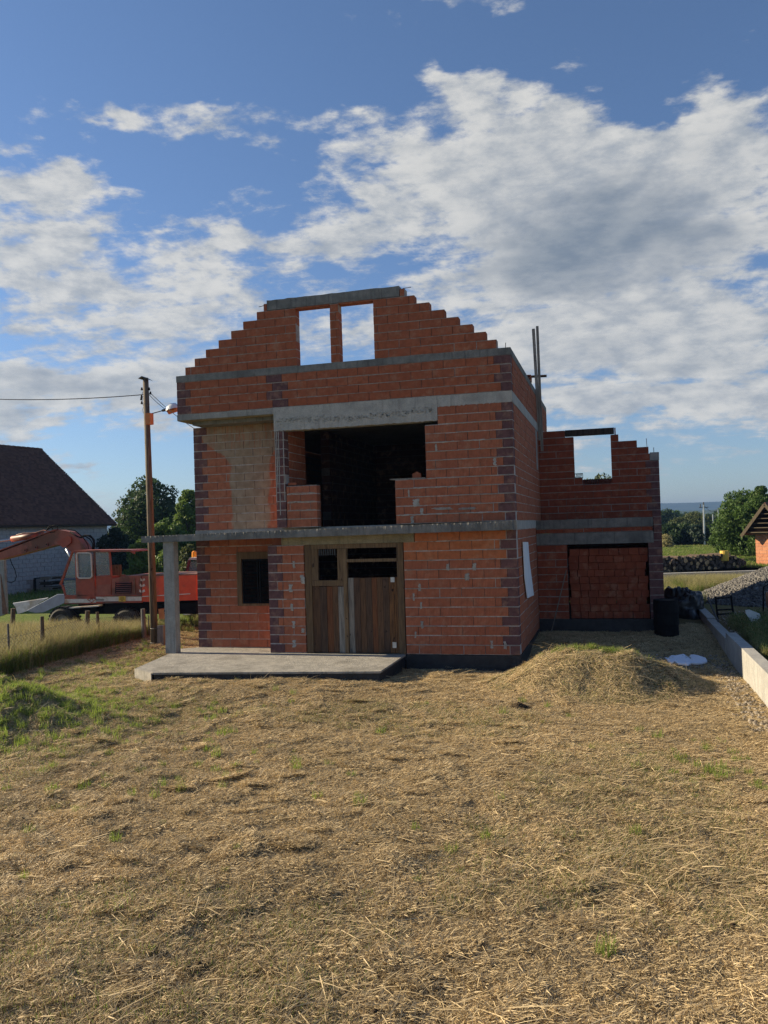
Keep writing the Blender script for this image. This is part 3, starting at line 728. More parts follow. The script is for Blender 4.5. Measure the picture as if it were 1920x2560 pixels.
# the bars' own "width" runs along y
clay_block((1.0, YU+.02, 4.005), .235, .13, 'small dark hollow clay block on the left step of the garage window opening')
clay_block((1.3, YU+.02, 3.805), .37, .14, 'wider dark hollow clay block lying on the sill of the garage window opening')

# loose things on the house
m = MB(); v = at(900+262/3.318, 1000+672/3.318, 1, 0); m.box(-2.82, -1.99, .0, .24, 3.805, 3.83); tag(m.build('board', MT['grey_wood']), 'grey board lying on the right parapet of the large upper opening', 'board')
m = MB(); m.prism([(-2.3, .06, 3.832), (-2.11, .06, 3.832), (-2.11, .06, 3.93), (-2.16, .06, 3.945), (-2.2, .06, 3.975), (-2.24, .06, 3.945), (-2.3, .06, 3.93)], (0, .12, 0))
tag(m.build('broken_brick', MT['brick']), 'broken red brick standing on the board of the right parapet', 'brick')
m = MB(); m.box(-5.33, -4.60, .02, .22, 3.774, 3.794); tag(m.build('board', MT['dark_wood']), 'dark thin board lying on the left parapet of the large upper opening', 'board')
m = MB(); m.box(-5.30, -5.10, .03, .2, 3.797, 3.85); tag(m.build('broken_brick', MT['brick']), 'flat red brick fragment lying on the left parapet beside the pier', 'brick')
PY = 6.05
def zz2(x, y, Y=PY): return at(900+x/3.318, 700+y/3.318, 1, Y)
for i, (a, b, wd, lab) in enumerate((((1438, 405), (1492, 1330), .085, 'shorter weathered plank of the pair leaning on the right side wall'), ((1470, 383), (1512, 1420), .075, 'longer weathered plank of the pair leaning on the right side wall'))):
    m = MB(); p, q = zz2(*a, Y=PY+.06*i), zz2(*b, Y=PY+.06*i); m.bar(p, q, .04, wd, up=(1, 0, 0)); tag(m.build('plank', MT['grey_wood']), lab, 'plank', 'planks leaning on the side wall')
m = MB(); p, q = zz2(1385, 803, PY+.16), zz2(1548, 795, PY+.16); m.tube([p, q], .038, 7); tag(m.build('wooden_pole', MT['dark_wood']), 'short round pole lying across the side wall top beside the leaning planks', 'pole')
v = at(900+1382/3.318, 700+790/3.318, 0, -.1); m = MB()
for dz in (0, .075, .15): m.box(-.22, .02, v.y-.12, v.y+.2, 6.59+dz, 6.60+dz+.008)
for dx in (-.22, -.10, .005): m.box(dx, dx+.015, v.y-.12, v.y+.2, 6.605, 6.745)
tag(m.build('hollow_brick', MT['brick']), 'hollow brick standing on the top beam of the right side wall', 'brick')
def z6x(x, y, X=.03): return at(800+x/2.765, 1300+y/2.765, 0, X)
m = MB(); m.prism([z6x(1400, 152), z6x(1436, 152), z6x(1446, 290), z6x(1476, 520), z6x(1430, 540), z6x(1412, 400)], (.012, 0, 0))
t = m.build('white_sheet', MT['white']); tag(t, 'narrow white sheet hanging on the right side wall near the house corner', 'sheet')

# ------------------------------------------------------------------ right side
def gz(x, y): return float(ground_z(x, y))
R_ = thing('retaining_wall', 'low pale concrete retaining wall running back along the right of the yard', 'wall', (WALLX, 0, -.5))
y_step = at(1720+740/7.9, 1420+1250/7.9, 0, WALLX).y; y_far = 8.6
y_j2 = at(1720+380/7.9, 1420+1010/7.9, 0, WALLX).y
piece('wall_segment', R_, 'concrete_wall', (WALLX, WALLX+.22, -9, .45, -1., .13)); piece('wall_segment', R_, 'concrete_wall', (WALLX, WALLX+.22, .456, y_step, -1, .126))
piece('wall_segment', R_, 'concrete_wall', (WALLX-.012, WALLX+.2, y_step+.004, y_j2, -1, -.0)); piece('wall_segment', R_, 'concrete_wall', (WALLX, WALLX+.21, y_j2+.004, y_far, -1, .03))
piece('wall_segment', R_, 'concrete_wall', (WALLX-.35, WALLX-.01, y_far-.1, y_far+.12, -1, .05))
# black barrel at the corner of the wing
bx, by = 3.25, 4.15; bz = gz(bx, by)-.03
t = thing('barrel', 'black plastic barrel standing at the right corner of the garage wing', 'barrel', (bx, by, bz))
m = MB(); m.tube([(bx, by, bz), (bx, by, bz+.03), (bx-.005, by, bz+.3), (bx, by, bz+.32), (bx, by, bz+.6), (bx+.005, by, bz+.62), (bx, by, bz+.90), (bx, by, bz+.93)], [.28, .30, .30, .312, .305, .315, .305, .30], 22); m.build('body', MT['black'], t, smooth=False)
m = MB(); m.ring((bx, by, bz+.93), (0, 0, 1), .30, .014); m.build('rim', MT['black'], t, smooth=True)
# black tarpaulin over a pile behind the wing
def lumpy(name, label, cat, cx, cy, cz, rx, ry, rz, mat, seed, n=46, amp=.35, fold=3., kind=None, rz_=0):
    V = []; F = []
    for i in range(n):
        for j in range(n//2):
            a = 2*math.pi*i/n; e = (j/(n//2-1))*math.pi/2
            f = 1+amp*(float(vnoise(math.cos(a)*fold*math.cos(e)+seed, math.sin(a)*fold*math.cos(e)+e*2, 1.))*1.4 + float(vnoise(a*3+seed, e*5, 1.6))*.5)
            V.append((cx+rx*f*math.cos(a)*math.cos(e)**.7, cy+ry*f*math.sin(a)*math.cos(e)**.7, cz+rz*f*math.sin(e)))
    h = n//2
    for i in range(n):
        for j in range(h-1):
            a, b = i*h+j, ((i+1) % n)*h+j; F.append((a, b, b+1, a+1))
    m = MB(); m.add(V, F); o = m.build(name, MT[mat], None, smooth=False, kind=kind)
    if cat: tag(o, label, cat)
    return o
lumpy('tarpaulin', 'crumpled black plastic tarpaulin over a pile beside the far end of the retaining wall', 'tarpaulin', 3.95, 8.3, -.35, .62, .8, .98, 'tarp', 3, n=64, amp=.30, fold=2.2)
# gravel heap beyond the retaining wall
def gravel_h(x, y): 
    d = np.sqrt(((x-8.6)/4.25)**2+((y-11.4)/3.3)**2); return np.maximum(0, 1-d**1.3)*1.5
a = np.arange(4.7, 13, .11); b = np.arange(7.8, 15.4, .11); AX, BY = np.meshgrid(a, b, indexing='ij')
HZ = gravel_h(AX, BY); HZ = base_ground(AX, BY)-.03 + HZ + vnoise(AX, BY, 1.2)*.16*(HZ > .05) + rng.normal(0, .012, AX.shape)
q0 = (np.arange(len(a)-1)[:, None]*len(b)+np.arange(len(b)-1)).ravel()
o = link('gravel', np_mesh('gravel', np.stack([AX.ravel(), BY.ravel(), HZ.ravel()], 1), np.stack([q0, q0+len(b), q0+len(b)+1, q0+1], 1), MT['gravel_stone']), kind='stuff')
def scatter_boxes(name, P, s, mat, parent=None, flat=.7, kind='stuff', tilt=True):
    """small irregular stones as one mesh"""
    n = len(P); base = np.array([(x, y, z) for x in (-1, 1) for y in (-1, 1) for z in (-1, 1)], float)
    D = rng.normal(0, .25, (n, 8, 3)); V = (base[None]+D)*np.asarray(s)[:, None, None]*np.array([1, .8, flat])*.5
    t = rng.random(n)*6.28; u = rng.normal(0, .5, n) if tilt else np.zeros(n); c, s_ = np.cos(t), np.sin(t); cu, su = np.cos(u), np.sin(u)
    x = V[..., 0]*cu[:, None]-V[..., 2]*su[:, None]; z = V[..., 0]*su[:, None]+V[..., 2]*cu[:, None]; y = V[..., 1]
    V = np.stack([x*c[:, None]-y*s_[:, None], x*s_[:, None]+y*c[:, None], z], -1)+P[:, None]
    Fb = np.array([(0, 1, 3, 2), (4, 6, 7, 5), (0, 4, 5, 1), (2, 3, 7, 6), (0, 2, 6, 4), (1, 5, 7, 3)])
    F = (Fb[None]+(np.arange(n)*8)[:, None, None]).reshape(-1, 4)
    return link(name, np_mesh(name, V.reshape(-1, 3), F, MT[mat]), parent, kind)
def hz_at(x, y): return base_ground(x, y)-.03+gravel_h(x, y)+vnoise(x, y, 1.2)*.16*(gravel_h(x, y) > .05)
n = 26000; x = rng.uniform(4.8, 12.9, n); y = rng.uniform(7.9, 15.2, n); k = gravel_h(x, y) > .02; x, y = x[k], y[k]
scatter_boxes('gravel', np.stack([x, y, hz_at(x, y)+.01], 1), rng.uniform(.03, .085, len(x)), 'gravel_stone')
# rubble strip at the wall foot, on the shaded ground and behind the wall
n = 500; x = np.concatenate([rng.normal(4.12, .14, n), rng.uniform(2.6, 4.3, 300), rng.uniform(4.65, 6.6, 500)]); y = np.concatenate([rng.uniform(-5, .6, n), rng.uniform(.2, 1.8, 300), rng.uniform(.5, 7.5, 500)])
x = np.where((x > 4.36) & (x < 4.64), 4.3, x)
scatter_boxes('rubble', np.stack([x, y, ground_z(x, y)+.02], 1), rng.uniform(.02, .065, len(x)), 'rubble_stone')
# broken foam sheet on the ground
def patch(name, label, cat, pix, z, mat, th=.03, amp=.02, X=None):
    P = [at(px, py, 2, z) for px, py in pix]; m = MB(); m.prism([(p.x, p.y, z+random.uniform(0, amp)) for p in P], (0, 0, th)); o = m.build(name, MT[mat])
    return tag(o, label, cat)
patch('foam_sheet', 'white crumpled sheet lying on the shaded ground between the straw mound and the retaining wall', 'sheet',
      [(1620+(px+random.uniform(-9, 9))/5.53, 1420+(py+random.uniform(-7, 7))/5.53) for px, py in ((235, 1262), (280, 1262), (330, 1252), (390, 1256), (440, 1232), (500, 1235), (530, 1250), (560, 1245), (600, 1222), (640, 1222), (700, 1250), (760, 1262), (800, 1290), (830, 1300), (815, 1330), (740, 1338), (660, 1340), (610, 1350), (560, 1362), (480, 1345), (420, 1350), (370, 1335), (330, 1340), (290, 1310))], -.41, 'foam', .03, .05)
# black metal frame standing behind the wall
t = thing('metal_rack', 'dark metal frame with cross rails standing on the rubble behind the retaining wall', 'rack', (5.1, 5.4, 0))
FY = 5.6
def fpt(x, y, Y=FY): return at(1720+x/7.9, 1420+y/7.9, 1, Y)
for a, b in (((540, 560), (590, 1040)), ((845, 540), (935, 1220))):
    m = MB(); m.bar(fpt(*a), fpt(*b), .045, .045); m.build('upright', MT['black'], t)
for a, b in (((530, 600), (860, 580)), ((570, 830), (880, 815)), ((580, 915), (895, 900))):
    m = MB(); m.bar(fpt(*a, Y=FY-.05), fpt(*b, Y=FY-.05), .04, .04); m.build('rail', MT['black'], t)
def slab_piece(name, label, cat, pts, Y, th, mat, dy=.3):
    P = [fpt(*p, Y=Y) for p in pts]; z0 = min(p.z for p in P); z1 = max(p.z for p in P)
    Q = [Vector((p.x, p.y+dy*(p.z-z0)/(z1-z0), p.z)) for p in P]; m = MB(); m.prism(Q, (0, th, 0)); return tag(m.build(name, MT[mat]), label, cat)
slab_piece('broken_slab', 'broken pale concrete panel with a hole propped among weeds behind the wall', 'slab', [(1170, 860), (1260, 850), (1450, 925), (1530, 1190), (1480, 1330), (1400, 1290), (1300, 1130), (1180, 930)], 3.6, .06, 'plaster_slab')
v = fpt(1410, 1180, Y=3.58); m = MB(); m.tube([(v.x, v.y, v.z), (v.x, v.y+.1, v.z)], .07, 8); tag(m.build('block_fragment', MT['black']), 'dark pipe end in the hole of the broken pale panel', 'pipe')
m = MB(); m.bar(fpt(735, 1030, Y=4.6), fpt(960, 1055, Y=4.6), .03, .03); tag(m.build('batten', MT['grey_wood']), 'thin pale batten lying on rubble in front of the dark metal frame', 'batten')
m = MB(); m.bar(fpt(385, 590, Y=5.5), fpt(600, 1060, Y=5.0), .03, .03); tag(m.build('iron_rod', MT['iron']), 'long iron rod leaning left of the dark metal frame', 'rod')
m = MB(); c = fpt(1560, 560, Y=5.3); m.tube([(c.x, 5.3, c.z-.1), (c.x+.35, 5.3, c.z-.1), (c.x+.7, 5.3, c.z-.1)], [.22, .26, .22], 14); m.build
t = thing('red_mixer', 'red drum of a machine at the right edge beside the gravel heap', 'machine', (c.x+.2, 5.3, 0)); m.build('drum', MT['maroon'], t)
m = MB(); m.tube([(c.x-.12, 5.28, -.1), (c.x-.08, 5.28, c.z+.25), (c.x+.2, 5.28, c.z+.4)], .02, 6); m.tube([(c.x+.5, 5.4, -.1), (c.x+.45, 5.3, c.z)], .03, 6); m.build('stand', MT['black'], t)

# ------------------------------------------------------------------ behind, right
def depth_pt(px, py, d):
    v = FW*CAM['f'] + RT*(px-960) + UP*(1280-py); return Vector(CAM['loc']) + v*(d/CAM['f'])
def yq(x, y): return (1640+x/5.925, 1180+y/5.925)
# long stack of logs by the road: ends towards the road
lz = -.5; r = random.Random(12)
pa, pb = at(1640, 1434, 2, lz), at(1862, 1420, 2, lz); dl = (pb-pa); Ln = dl.length; dl.normalize(); nrm = Vector((-dl.y, dl.x, 0))
t = thing('log_pile', 'long low stack of dark firewood logs beyond the road', 'log pile', tuple(pa))
cnt = 0; rest = MB()
for row in range(5):
    x = r.uniform(0, .2)
    while x < Ln - (.0 if row < 3 else .6 if row == 3 else 1.2):
        rad = r.uniform(.085, .15); p = pa+dl*(x+rad)+Vector((0, 0, .1+row*.185+r.uniform(-.05, .05)))-nrm*r.uniform(-.12, .25)
        q = p+nrm*1.0+dl*r.uniform(-.15, .15)
        if cnt < 190:
            cnt += 1; m = MB(); m.tube([p, q], rad, 7, cap=False)
            k = len(m.v); m.add(m.v[:7], [tuple(range(7))], 1 if r.random() < .32 else 0); m.build('log', [MT['log_bark'], MT['log_end']], t)
        else: rest.tube([p, q], rad, 7)
        x += rad*2+r.uniform(-.02, .03)
if rest.v: rest.build('logs', MT['log_bark'], t, kind='stuff')
c = at(1640+1015/5.925, 1180+1285/5.925, 1, pb.y-1.2)
t = thing('yellow_barrel', 'yellow barrel with a dark side standing on the log pile', 'barrel', tuple(c)); m = MB(); m.tube([c-Vector((0, 0, .12)), c+Vector((0, 0, .1)), c+Vector((0, 0, .37)), c+Vector((0, 0, .50))], [.25, .27, .27, .255], 16); m.build('body', MT['yellow'], t)
# brick shed with open gable rafters at the right edge
sb = at(1891, 1414, 2, -.48); srot = math.radians(-42); dsc = (sb-Vector(CAM['loc'])).dot(FW)
t = thing('brick_shed', 'orange brick shed with dark open gable roof at the right edge beyond the gravel', 'shed', tuple(sb))
SM = Matrix.Translation(sb) @ Matrix.Rotation(srot, 4, 'Z')
zt = depth_pt(1891, 1337, dsc).z-sb.z; SWD = 5.0; rise = (depth_pt(1912, 1261, dsc).z-sb.z)-zt
core = MB(); core.box(.02, SWD-.02, .02, 4, -.3, zt-.02, M=SM); core = core.build('shed_wall', MT['mortar'], t)
for rw in range(int((zt+.2)/.22)+1):
    x = -.25 if rw % 2 else 0
    while x < 3.2:
        xa = max(x, 0.)
        if x+.5 > xa+.05:
            o = bpy.data.objects.new('brick', unit_brick('brick_shed', rw % 6)); COL.objects.link(o); o.parent = core; o.location = SM @ Vector(((xa+x+.49)/2, .1, -.2+.22*rw)); o.scale = (x+.49-xa, .2, .205); o.rotation_euler.z = srot
        x += .5
m = MB(); m.box(-.1, SWD+.1, -.06, .12, zt+.03, zt+.12, M=SM); m.build('wall_plate', MT['grey_wood'], t)
AX_ = 1.25; ov = .75
m = MB()
for sgn in (1, -1):
    A0, E0 = Vector((AX_, -ov, zt+rise)), Vector((AX_-sgn*(AX_+.45), -ov, zt-.02))
    m.prism([SM @ p for p in (A0, E0, E0+Vector((0, 0, .1)), A0+Vector((0, 0, .13)))], (SM.to_3x3() @ Vector((0, 4.5, 0))))
m.build('roof', MT['tile'], t)
for sgn in (1, -1):
    m = MB(); A0, E0 = Vector((AX_, -ov-.03, zt+rise-.02)), Vector((AX_-sgn*(AX_+.5), -ov-.03, zt-.08)); m.bar(SM @ A0, SM @ E0, .05, .2); m.build('barge_board', MT['fence_wood'], t)
for k in range(6):
    f = .14+k*.15; z = zt+rise*(1-f); h_ = (AX_+.4)*f; m = MB(); m.box(AX_-h_, AX_+h_, -ov+.1, .3, z-.07, z-.02, M=SM); m.build('roof_lath', MT['fence_wood'], t)
# utility poles far right
def pole(px, ptop, pbot, d, r, label, mat='galvanised', cross=True):
    a, b = depth_pt(px, pbot, d), depth_pt(px-1, ptop, d); a.z = -.6 if a.z > -.6 else a.z
    t = thing('utility_pole', label, 'utility pole', tuple(a), 'distant utility poles'); m = MB(); m.tube([a, b], [r, r*.75], 8); m.build('pole', MT[mat], t)
    if cross: m = MB(); m.bar(b+Vector((-.5, 0, -.3)), b+Vector((.5, 0, -.3)), .08, .08); m.tube([b+Vector((-.35, 0, -.3)), b+Vector((-.35, 0, .1))], .05, 6); m.tube([b, b+Vector((0, 0, .3))], .07, 6); m.build('crossarm', MT['iron'], t)
    return b
pA = pole(1760, 1262, 1330, 95, .125, 'nearest and thickest pale concrete pole above the dark hedge')
pB = pole(1783, 1286, 1330, 170, .14, 'shortest pole, second from the left above the dark hedge', cross=False)
pC = pole(1796, 1274, 1330, 150, .17, 'slim pale pole, third from the left above the dark hedge'); pD = pole(1814, 1268, 1330, 165, .17, 'rightmost thin dark topped pole beside the round green tree')
pM = pole(1818, 1247, 1300, 420, .22, 'thin distant mast rising above the hills', cross=False)
def wire(name, a, b, sag, r, label, n=16, mat='black'):
    m = MB(); m.tube([a.lerp(b, i/n)-Vector((0, 0, sag*4*(i/n)*(1-i/n))) for i in range(n+1)], r, 5); return tag(m.build(name, MT[mat]), label, 'wire')
wire('wire', pA, pC, .6, .02, 'wire strung between the nearest pale pole and the third pole'); wire('wire', pC, pD, .4, .02, 'wire strung between the third and the rightmost pole')

# ------------------------------------------------------------------ left: electricity pole with lamp
PB = at(387, 1614, 2, -.40); py_ = PB.y
def pq(x, y, Y=None): return at(340+x/10.37, 920+y/10.37, 1, py_ if Y is None else Y)
PT = at(364, 945, 1, py_)
t = thing('electricity_pole', 'tall wooden electricity pole with small metal cap left of the house', 'utility pole', tuple(PB))
m = MB(); m.tube([PB-Vector((0, 0, .5)), PB.lerp(PT, .5), PT], [.105, .095, .078], 14); m.build('pole', MT['pole_wood'], t, smooth=True)
m = MB(); A = pq(205, 225); m.prism([pq(110, 290)+Vector((0, -.12, 0)), A+Vector((0, -.12, 0)), pq(385, 320)+Vector((0, -.12, 0)), A+Vector((0.01, -.12, -.03))], (0, .26, 0)); m.build('cap', MT['iron'], t)
m = MB(); a = PB+Vector((.26, -.05, -.1)); m.box(a.x-.1, a.x+.1, a.y-.08, a.y+.08, -.7, a.z+.68); m.build('stub_post', MT['grey_wood'], t)
for z_ in (.1, .5): m = MB(); m.ring((PB.x+.1, PB.y, PB.z+z_), (0, 0, 1), .2, .006, 16, 5); m.build('tie_wire', MT['iron'], t)
for (x, y) in ((150, 550), (145, 748), (135, 805), (150, 908), (340, 550), (375, 655)):
    v = pq(x, y); m = MB(); m.tube([v-Vector((0, 0, .03)), v+Vector((0, 0, .05))], [.035, .02], 8); e = PT.lerp(PB, (PT.z-v.z)/(PT.z-PB.z)); m.bar(v, e, .012, .012); m.build('insulator', MT['black'], t)
m = MB(); m.ring(PT.lerp(PB, .068+.03), (0, 0, 1), .083, .008, 14, 5); m.build('band', MT['iron'], t)
m = MB(); m.tube([pq(180, 620), pq(150, 700), pq(165, 900), pq(200, 1000), pq(170, 1080), pq(180, 1150), pq(230, 1200)], .008, 5); m.build('cable', MT['grey_wood'], t)
m = MB(); v = pq(315, 1190); w_ = pq(450, 1470); m.box(v.x, w_.x, py_-.16, py_+.02, w_.z, v.z); m.build('junction_box', MT['orange_box'], t)
L = thing('street_lamp', 'silver street lamp head on a thin arm from the wooden pole', 'lamp', tuple(pq(420, 1180)))
m = MB(); m.tube([pq(330, 1190), pq(420, 1180), pq(690, 1105), pq(790, 1080)], .014, 6); m.build('arm', MT['iron'], L)
m = MB(); m.tube([pq(680, 1105), pq(810, 1070)], [.035, .05], 8); m.build('neck', MT['iron'], L)
a, b = pq(790, 1140), pq(1120, 1030); m = MB(); d = (b-a)
prof = [(0, .02), (.06, .09), (.25, .145), (.5, .17), (.8, .15), (1, .05)]; V = []; F = []
for i, (s_, r_) in enumerate(prof):
    c = a+d*s_
    for k in range(9): u = math.pi*k/8; V.append(c+Vector((0, 1, 0))*r_*math.cos(u)+Vector((-.25, 0, 1)).normalized()*r_*1.15*math.sin(u))
for i in range(5): F += [(9*i+k, 9*i+k+1, 9*i+10+k, 9*i+9+k) for k in range(8)]
m.add(V, F); m.build('shade', MT['lamp_shade'], L, smooth=True)
m = MB(); m.tube([a+d*.15-Vector((0, 0, .02)), a+d*.85-Vector((0, 0, .02))], [.07, .07], 10); m.build('bulb_cover', MT['orange_box'], L)
wl = pq(200, 690); far = at(-120, 992, 1, py_+2.)
wire('overhead_wire', far, wl, .12, .013, 'overhead wire running from the wooden pole out to the left')
ww = wire('service_wire', pq(405, 680), Vector((XL, .9, at(478, 1074, 1, .9).z)), .05, .009, 'service wire from the wooden pole down to the recessed brick wall')
wire('service_wire', pq(330, 680), pq(745, 1060), .02, .008, 'short wire from the wooden pole to the street lamp')

# ------------------------------------------------------------------ fence
def fence_pt(px, py): return at(px, py, 0, -12.0+.0*px)
posts = [(20, 1560, .03, 'iron', 'thin dark iron fence post, leftmost one in the grass'), (105, 1541, .055, 'fence_wood', 'rough wooden fence post standing alone in the middle of the fence'), (243, 1530, .05, 'fence_wood', 'slim wooden fence post in front of the front wheel of the excavator'), (357, 1522, .075, 'concrete_dark', 'thick concrete fence post overgrown with vine beside the electricity pole'), (371, 1538, .018, 'iron', 'thin iron rod post between the overgrown post and the electricity pole')]
FP = []
for i, (px, ptop, r_, mt, lab) in enumerate(posts):
    fx = -12.05+(.45 if i > 2 else 0)
    top = at(px, ptop, 0, fx); 
    b = Vector((top.x+random.uniform(-.04, .04), top.y, gz(top.x, top.y)-.3)); m = MB(); m.tube([b, b.lerp(top, .5)+Vector((random.uniform(-.01, .01), 0, 0)), top], [r_*1.1, r_, r_*.85], 8)
    tag(m.build('fence_post', MT[mt], None), lab, 'fence post', 'posts of the wire fence'); FP.append((b, top))
for (px, ptop, y, lab) in ((33, 1521, 3.6, 'leaning pale wooden post in the tall grass behind the fence, left'), (219, 1527, 3.2, 'mossy wooden post close to the excavator wheel behind the fence')):
    top = at(px, ptop, 1, y); b = Vector((top.x-.12, y, -1)); m = MB(); m.tube([b, top], [.08, .07], 8); tag(m.build('fence_post', MT['fence_wood']), lab, 'fence post', 'posts of the wire fence')
t = thing('wire_fence', 'sagging chain link wire fence along the tall grass', 'fence', (-12, 0, -.5)); m = MB(); ys = np.arange(-3.2, FP[3][1].y, .11)
fzt = lambda y: .42+.05*math.sin(y*1.3)
for k, y in enumerate(ys):
    for s_ in (1, -1):
        a = Vector((-12.0+(.2 if y > 3 else 0), y, gz(-12, y)+.05)); b = Vector((-12.0, y+s_*.95, fzt(y)+.05)); m.bar(a, b, .0035, .0035)
for y0, y1 in zip(ys[:-1:4], ys[4::4]): m.bar((-12.0, y0, fzt(y0)), (-12.0, y1, fzt(y1)), .006, .006)
m.build('mesh', MT['iron'], t, kind='stuff')

# ------------------------------------------------------------------ excavator (its side lies in the plane Y = EY)
EY = 5.4
def e2(x, y, Y=EY): return at(x/6.381, 1300+y/6.381, 1, Y)
def e3(x, y, Y=EY): return at(240+x/6.381, 1300+y/6.381, 1, Y)
E = thing('excavator', 'faded red wheeled excavator with raised boom parked behind the fence', 'excavator', (-14.5, EY, -.6))
E['label'] = 'faded red wheeled excavator with arched boom parked behind the wire fence'
BYY = EY+.9
def pr(name, pts, d, mat, parent=E, Y=None, f=e2, **kw):
    m = MB(); m.prism([f(*p, **({} if Y is None else {'Y': Y})) for p in pts], (0, d, 0)); o = m.build(name, MT[mat], parent)
    for k, v in kw.items(): o[k] = v
    return o
boom = pr('boom', [(-700, 760), (0, 515), (500, 325), (700, 235), (930, 155), (1120, 190), (1200, 260), (1270, 330), (1400, 500), (1150, 520), (1060, 440), (930, 395), (700, 450), (400, 525), (0, 632), (-700, 830)], .38, 'faded_red', Y=BYY)
m = MB()
for a, b in (((-700, 745), (0, 505)), ((0, 505), (500, 318)), ((500, 318), (945, 150)), ((0, 638), (400, 535)), ((400, 535), (930, 398))): m.bar(e2(*a, Y=BYY+.19), e2(*b, Y=BYY+.19), .46, .03)
m.build('flange', MT['red_paint'], boom)
for c in ((415, 482), (583, 437), (757, 388)): m = MB(); v = e2(*c, Y=BYY); m.tube([v-Vector((0, .05, 0)), v+Vector((0, .01, 0))], .06, 12); m.build('boss', MT['red_paint'], boom); m = MB(); m.tube([v-Vector((0, .053, 0)), v-Vector((0, .04, 0))], .03, 10); m.build('boss_hole', MT['black'], boom)
pr('bracket', [(905, 345), (1080, 255), (1125, 270), (1130, 360), (1060, 420), (1000, 440), (920, 370)], .06, 'red_paint', parent=boom, Y=BYY-.07)
m = MB(); m.tube([e2(195, 305, Y=BYY+.19), e2(680, 225, Y=BYY+.19)], .105, 12); m.build('stick_cylinder', MT['red_paint'], E, smooth=True)
m = MB(); m.tube([e2(-500, 400, Y=BYY+.19), e2(195, 308, Y=BYY+.19)], .045, 10); m.build('piston_rod', MT['galvanised'], E, smooth=True)
m = MB(); m.tube([e2(1060, 460, Y=BYY-.12), e2(1180, 690, Y=BYY-.12)], .05, 10); m.build('piston_rod', MT['galvanised'], E, smooth=True)
def hose(pts, r=.018, Y=BYY, mat='black', f=e2): m = MB(); P = [f(*p, Y=Y) for p in pts]; m.tube(P, r, 6); m.build('hose', MT[mat], E, smooth=True)
hose([(260, 240), (380, 210), (470, 208), (560, 205), (690, 165), (800, 185), (900, 160)], .02, mat='faded_red')
hose([(690, 175), (740, 170), (780, 110), (800, 85), (830, 130), (880, 190), (800, 200)]); hose([(770, 150), (840, 90), (880, 80), (910, 110), (925, 165)])
hose([(960, 150), (1060, 140), (1200, 170), (1320, 270), (1400, 390), (1420, 490)], .016); hose([(1120, 190), (1230, 260), (1300, 285), (1330, 250), (1400, 245), (1470, 290), (1500, 380), (1485, 480)], .024)
hose([(1290, 270), (1350, 245), (1440, 250), (1500, 320), (1505, 400), (1495, 490)], .03); hose([(1270, 280), (1360, 262), (1430, 300), (1480, 380), (1470, 480)], .02)
hose([(160, 620), (190, 700), (240, 800), (262, 900), (240, 970), (180, 1000), (120, 985), (85, 950)], .014)
hose([(520, 320), (600, 300), (650, 220), (700, 190)], .016, mat='faded_red')
# cab: frame, windows, doors
cabY = EY+.0; CD = 1.05
m = MB()
for a, b in (((1150, 505), (2060, 488)), ((960, 1030), (1150, 505)), ((985, 1035), (1040, 1205)), ((1210, 520), (1225, 1200)), ((1500, 500), (1500, 1200)), ((2060, 488), (2140, 530)), ((1040, 1210), (1520, 1215))): m.bar(e2(*a)+Vector((0, .03, 0)), e2(*b)+Vector((0, .03, 0)), .06, .055)
for a, b in (((1150, 505), (2060, 488)), ((960, 1030), (1150, 505))): m.bar(e2(*a, Y=EY+CD), e2(*b, Y=EY+CD), .05, .05)
cab = m.build('cab', MT['red_paint'], E)
pr('roof', [(1130, 500), (1160, 485), (2080, 475), (2110, 495), (2110, 505), (1150, 520)], CD, 'red_paint', parent=cab, Y=EY-.03)
pr('door', [(1225, 935), (1500, 915), (1530, 1200), (1232, 1208)], .05, 'red_paint', parent=cab, Y=EY+.0)
m = MB(); ptsw = [(1225, 540), (1250, 525), (1430, 525), (1455, 545), (1470, 900), (1440, 925), (1270, 928), (1240, 905)]
for a, b in zip(ptsw, ptsw[1:]+ptsw[:1]): m.bar(e2(*a, Y=EY-.02), e2(*b, Y=EY-.02), .05, .04)
m.build('window_frame', MT['white_paint'], cab)
pr('side_window', [(1235, 540), (1450, 540), (1460, 910), (1245, 915)], .01, 'cab_glass', parent=cab, Y=EY+.02); pr('side_window', [(1165, 540), (1205, 530), (1212, 920), (1040, 920)], .01, 'cab_glass', parent=cab, Y=EY+.02)
pr('lower_window', [(1010, 965), (1190, 960), (1222, 985), (1222, 1190), (1195, 1200), (1060, 1200)], .01, 'cab_glass', parent=cab, Y=EY+.02)
pr('rear_window', [(1520, 515), (1745, 508), (1775, 895), (1545, 910)], .01, 'cab_glass', parent=cab, Y=EY+.02)
pr('seat', [(1330, 1000), (1420, 720), (1480, 720), (1480, 1100), (1330, 1100)], .5, 'black', parent=cab, Y=EY+.35)
m = MB(); c = e2(1330, 830, Y=EY+.5); m.ring(c, (.3, 0, 1), .17, .014, 18, 6); m.tube([c, c+Vector((-.12, 0, -.45))], .025, 6); m.build('steering_wheel', MT['black'], cab)
m = MB(); m.box(e2(1400, 0).x, e3(235, 0).x, EY+.45, EY+.55, e2(1500, 1190).z, e2(1500, 560).z-.35); m.build('rear_partition', MT['frame_wood'], cab)
rr_ = pr('cab_rear', [(1500, 500), (1775, 490), (1790, 1205), (1520, 1205)], .05, 'red_paint', Y=EY+.03) if False else None
m = MB()
def e3b(x, y, Y=EY): return e3(x, y, Y)
for a, b in (((-10, 490), (210, 490)), ((210, 490), (240, 900)), ((5, 905), (240, 890))): m.bar(e3(*a)+Vector((0, .02, 0)), e3(*b)+Vector((0, .02, 0)), .06, .05)
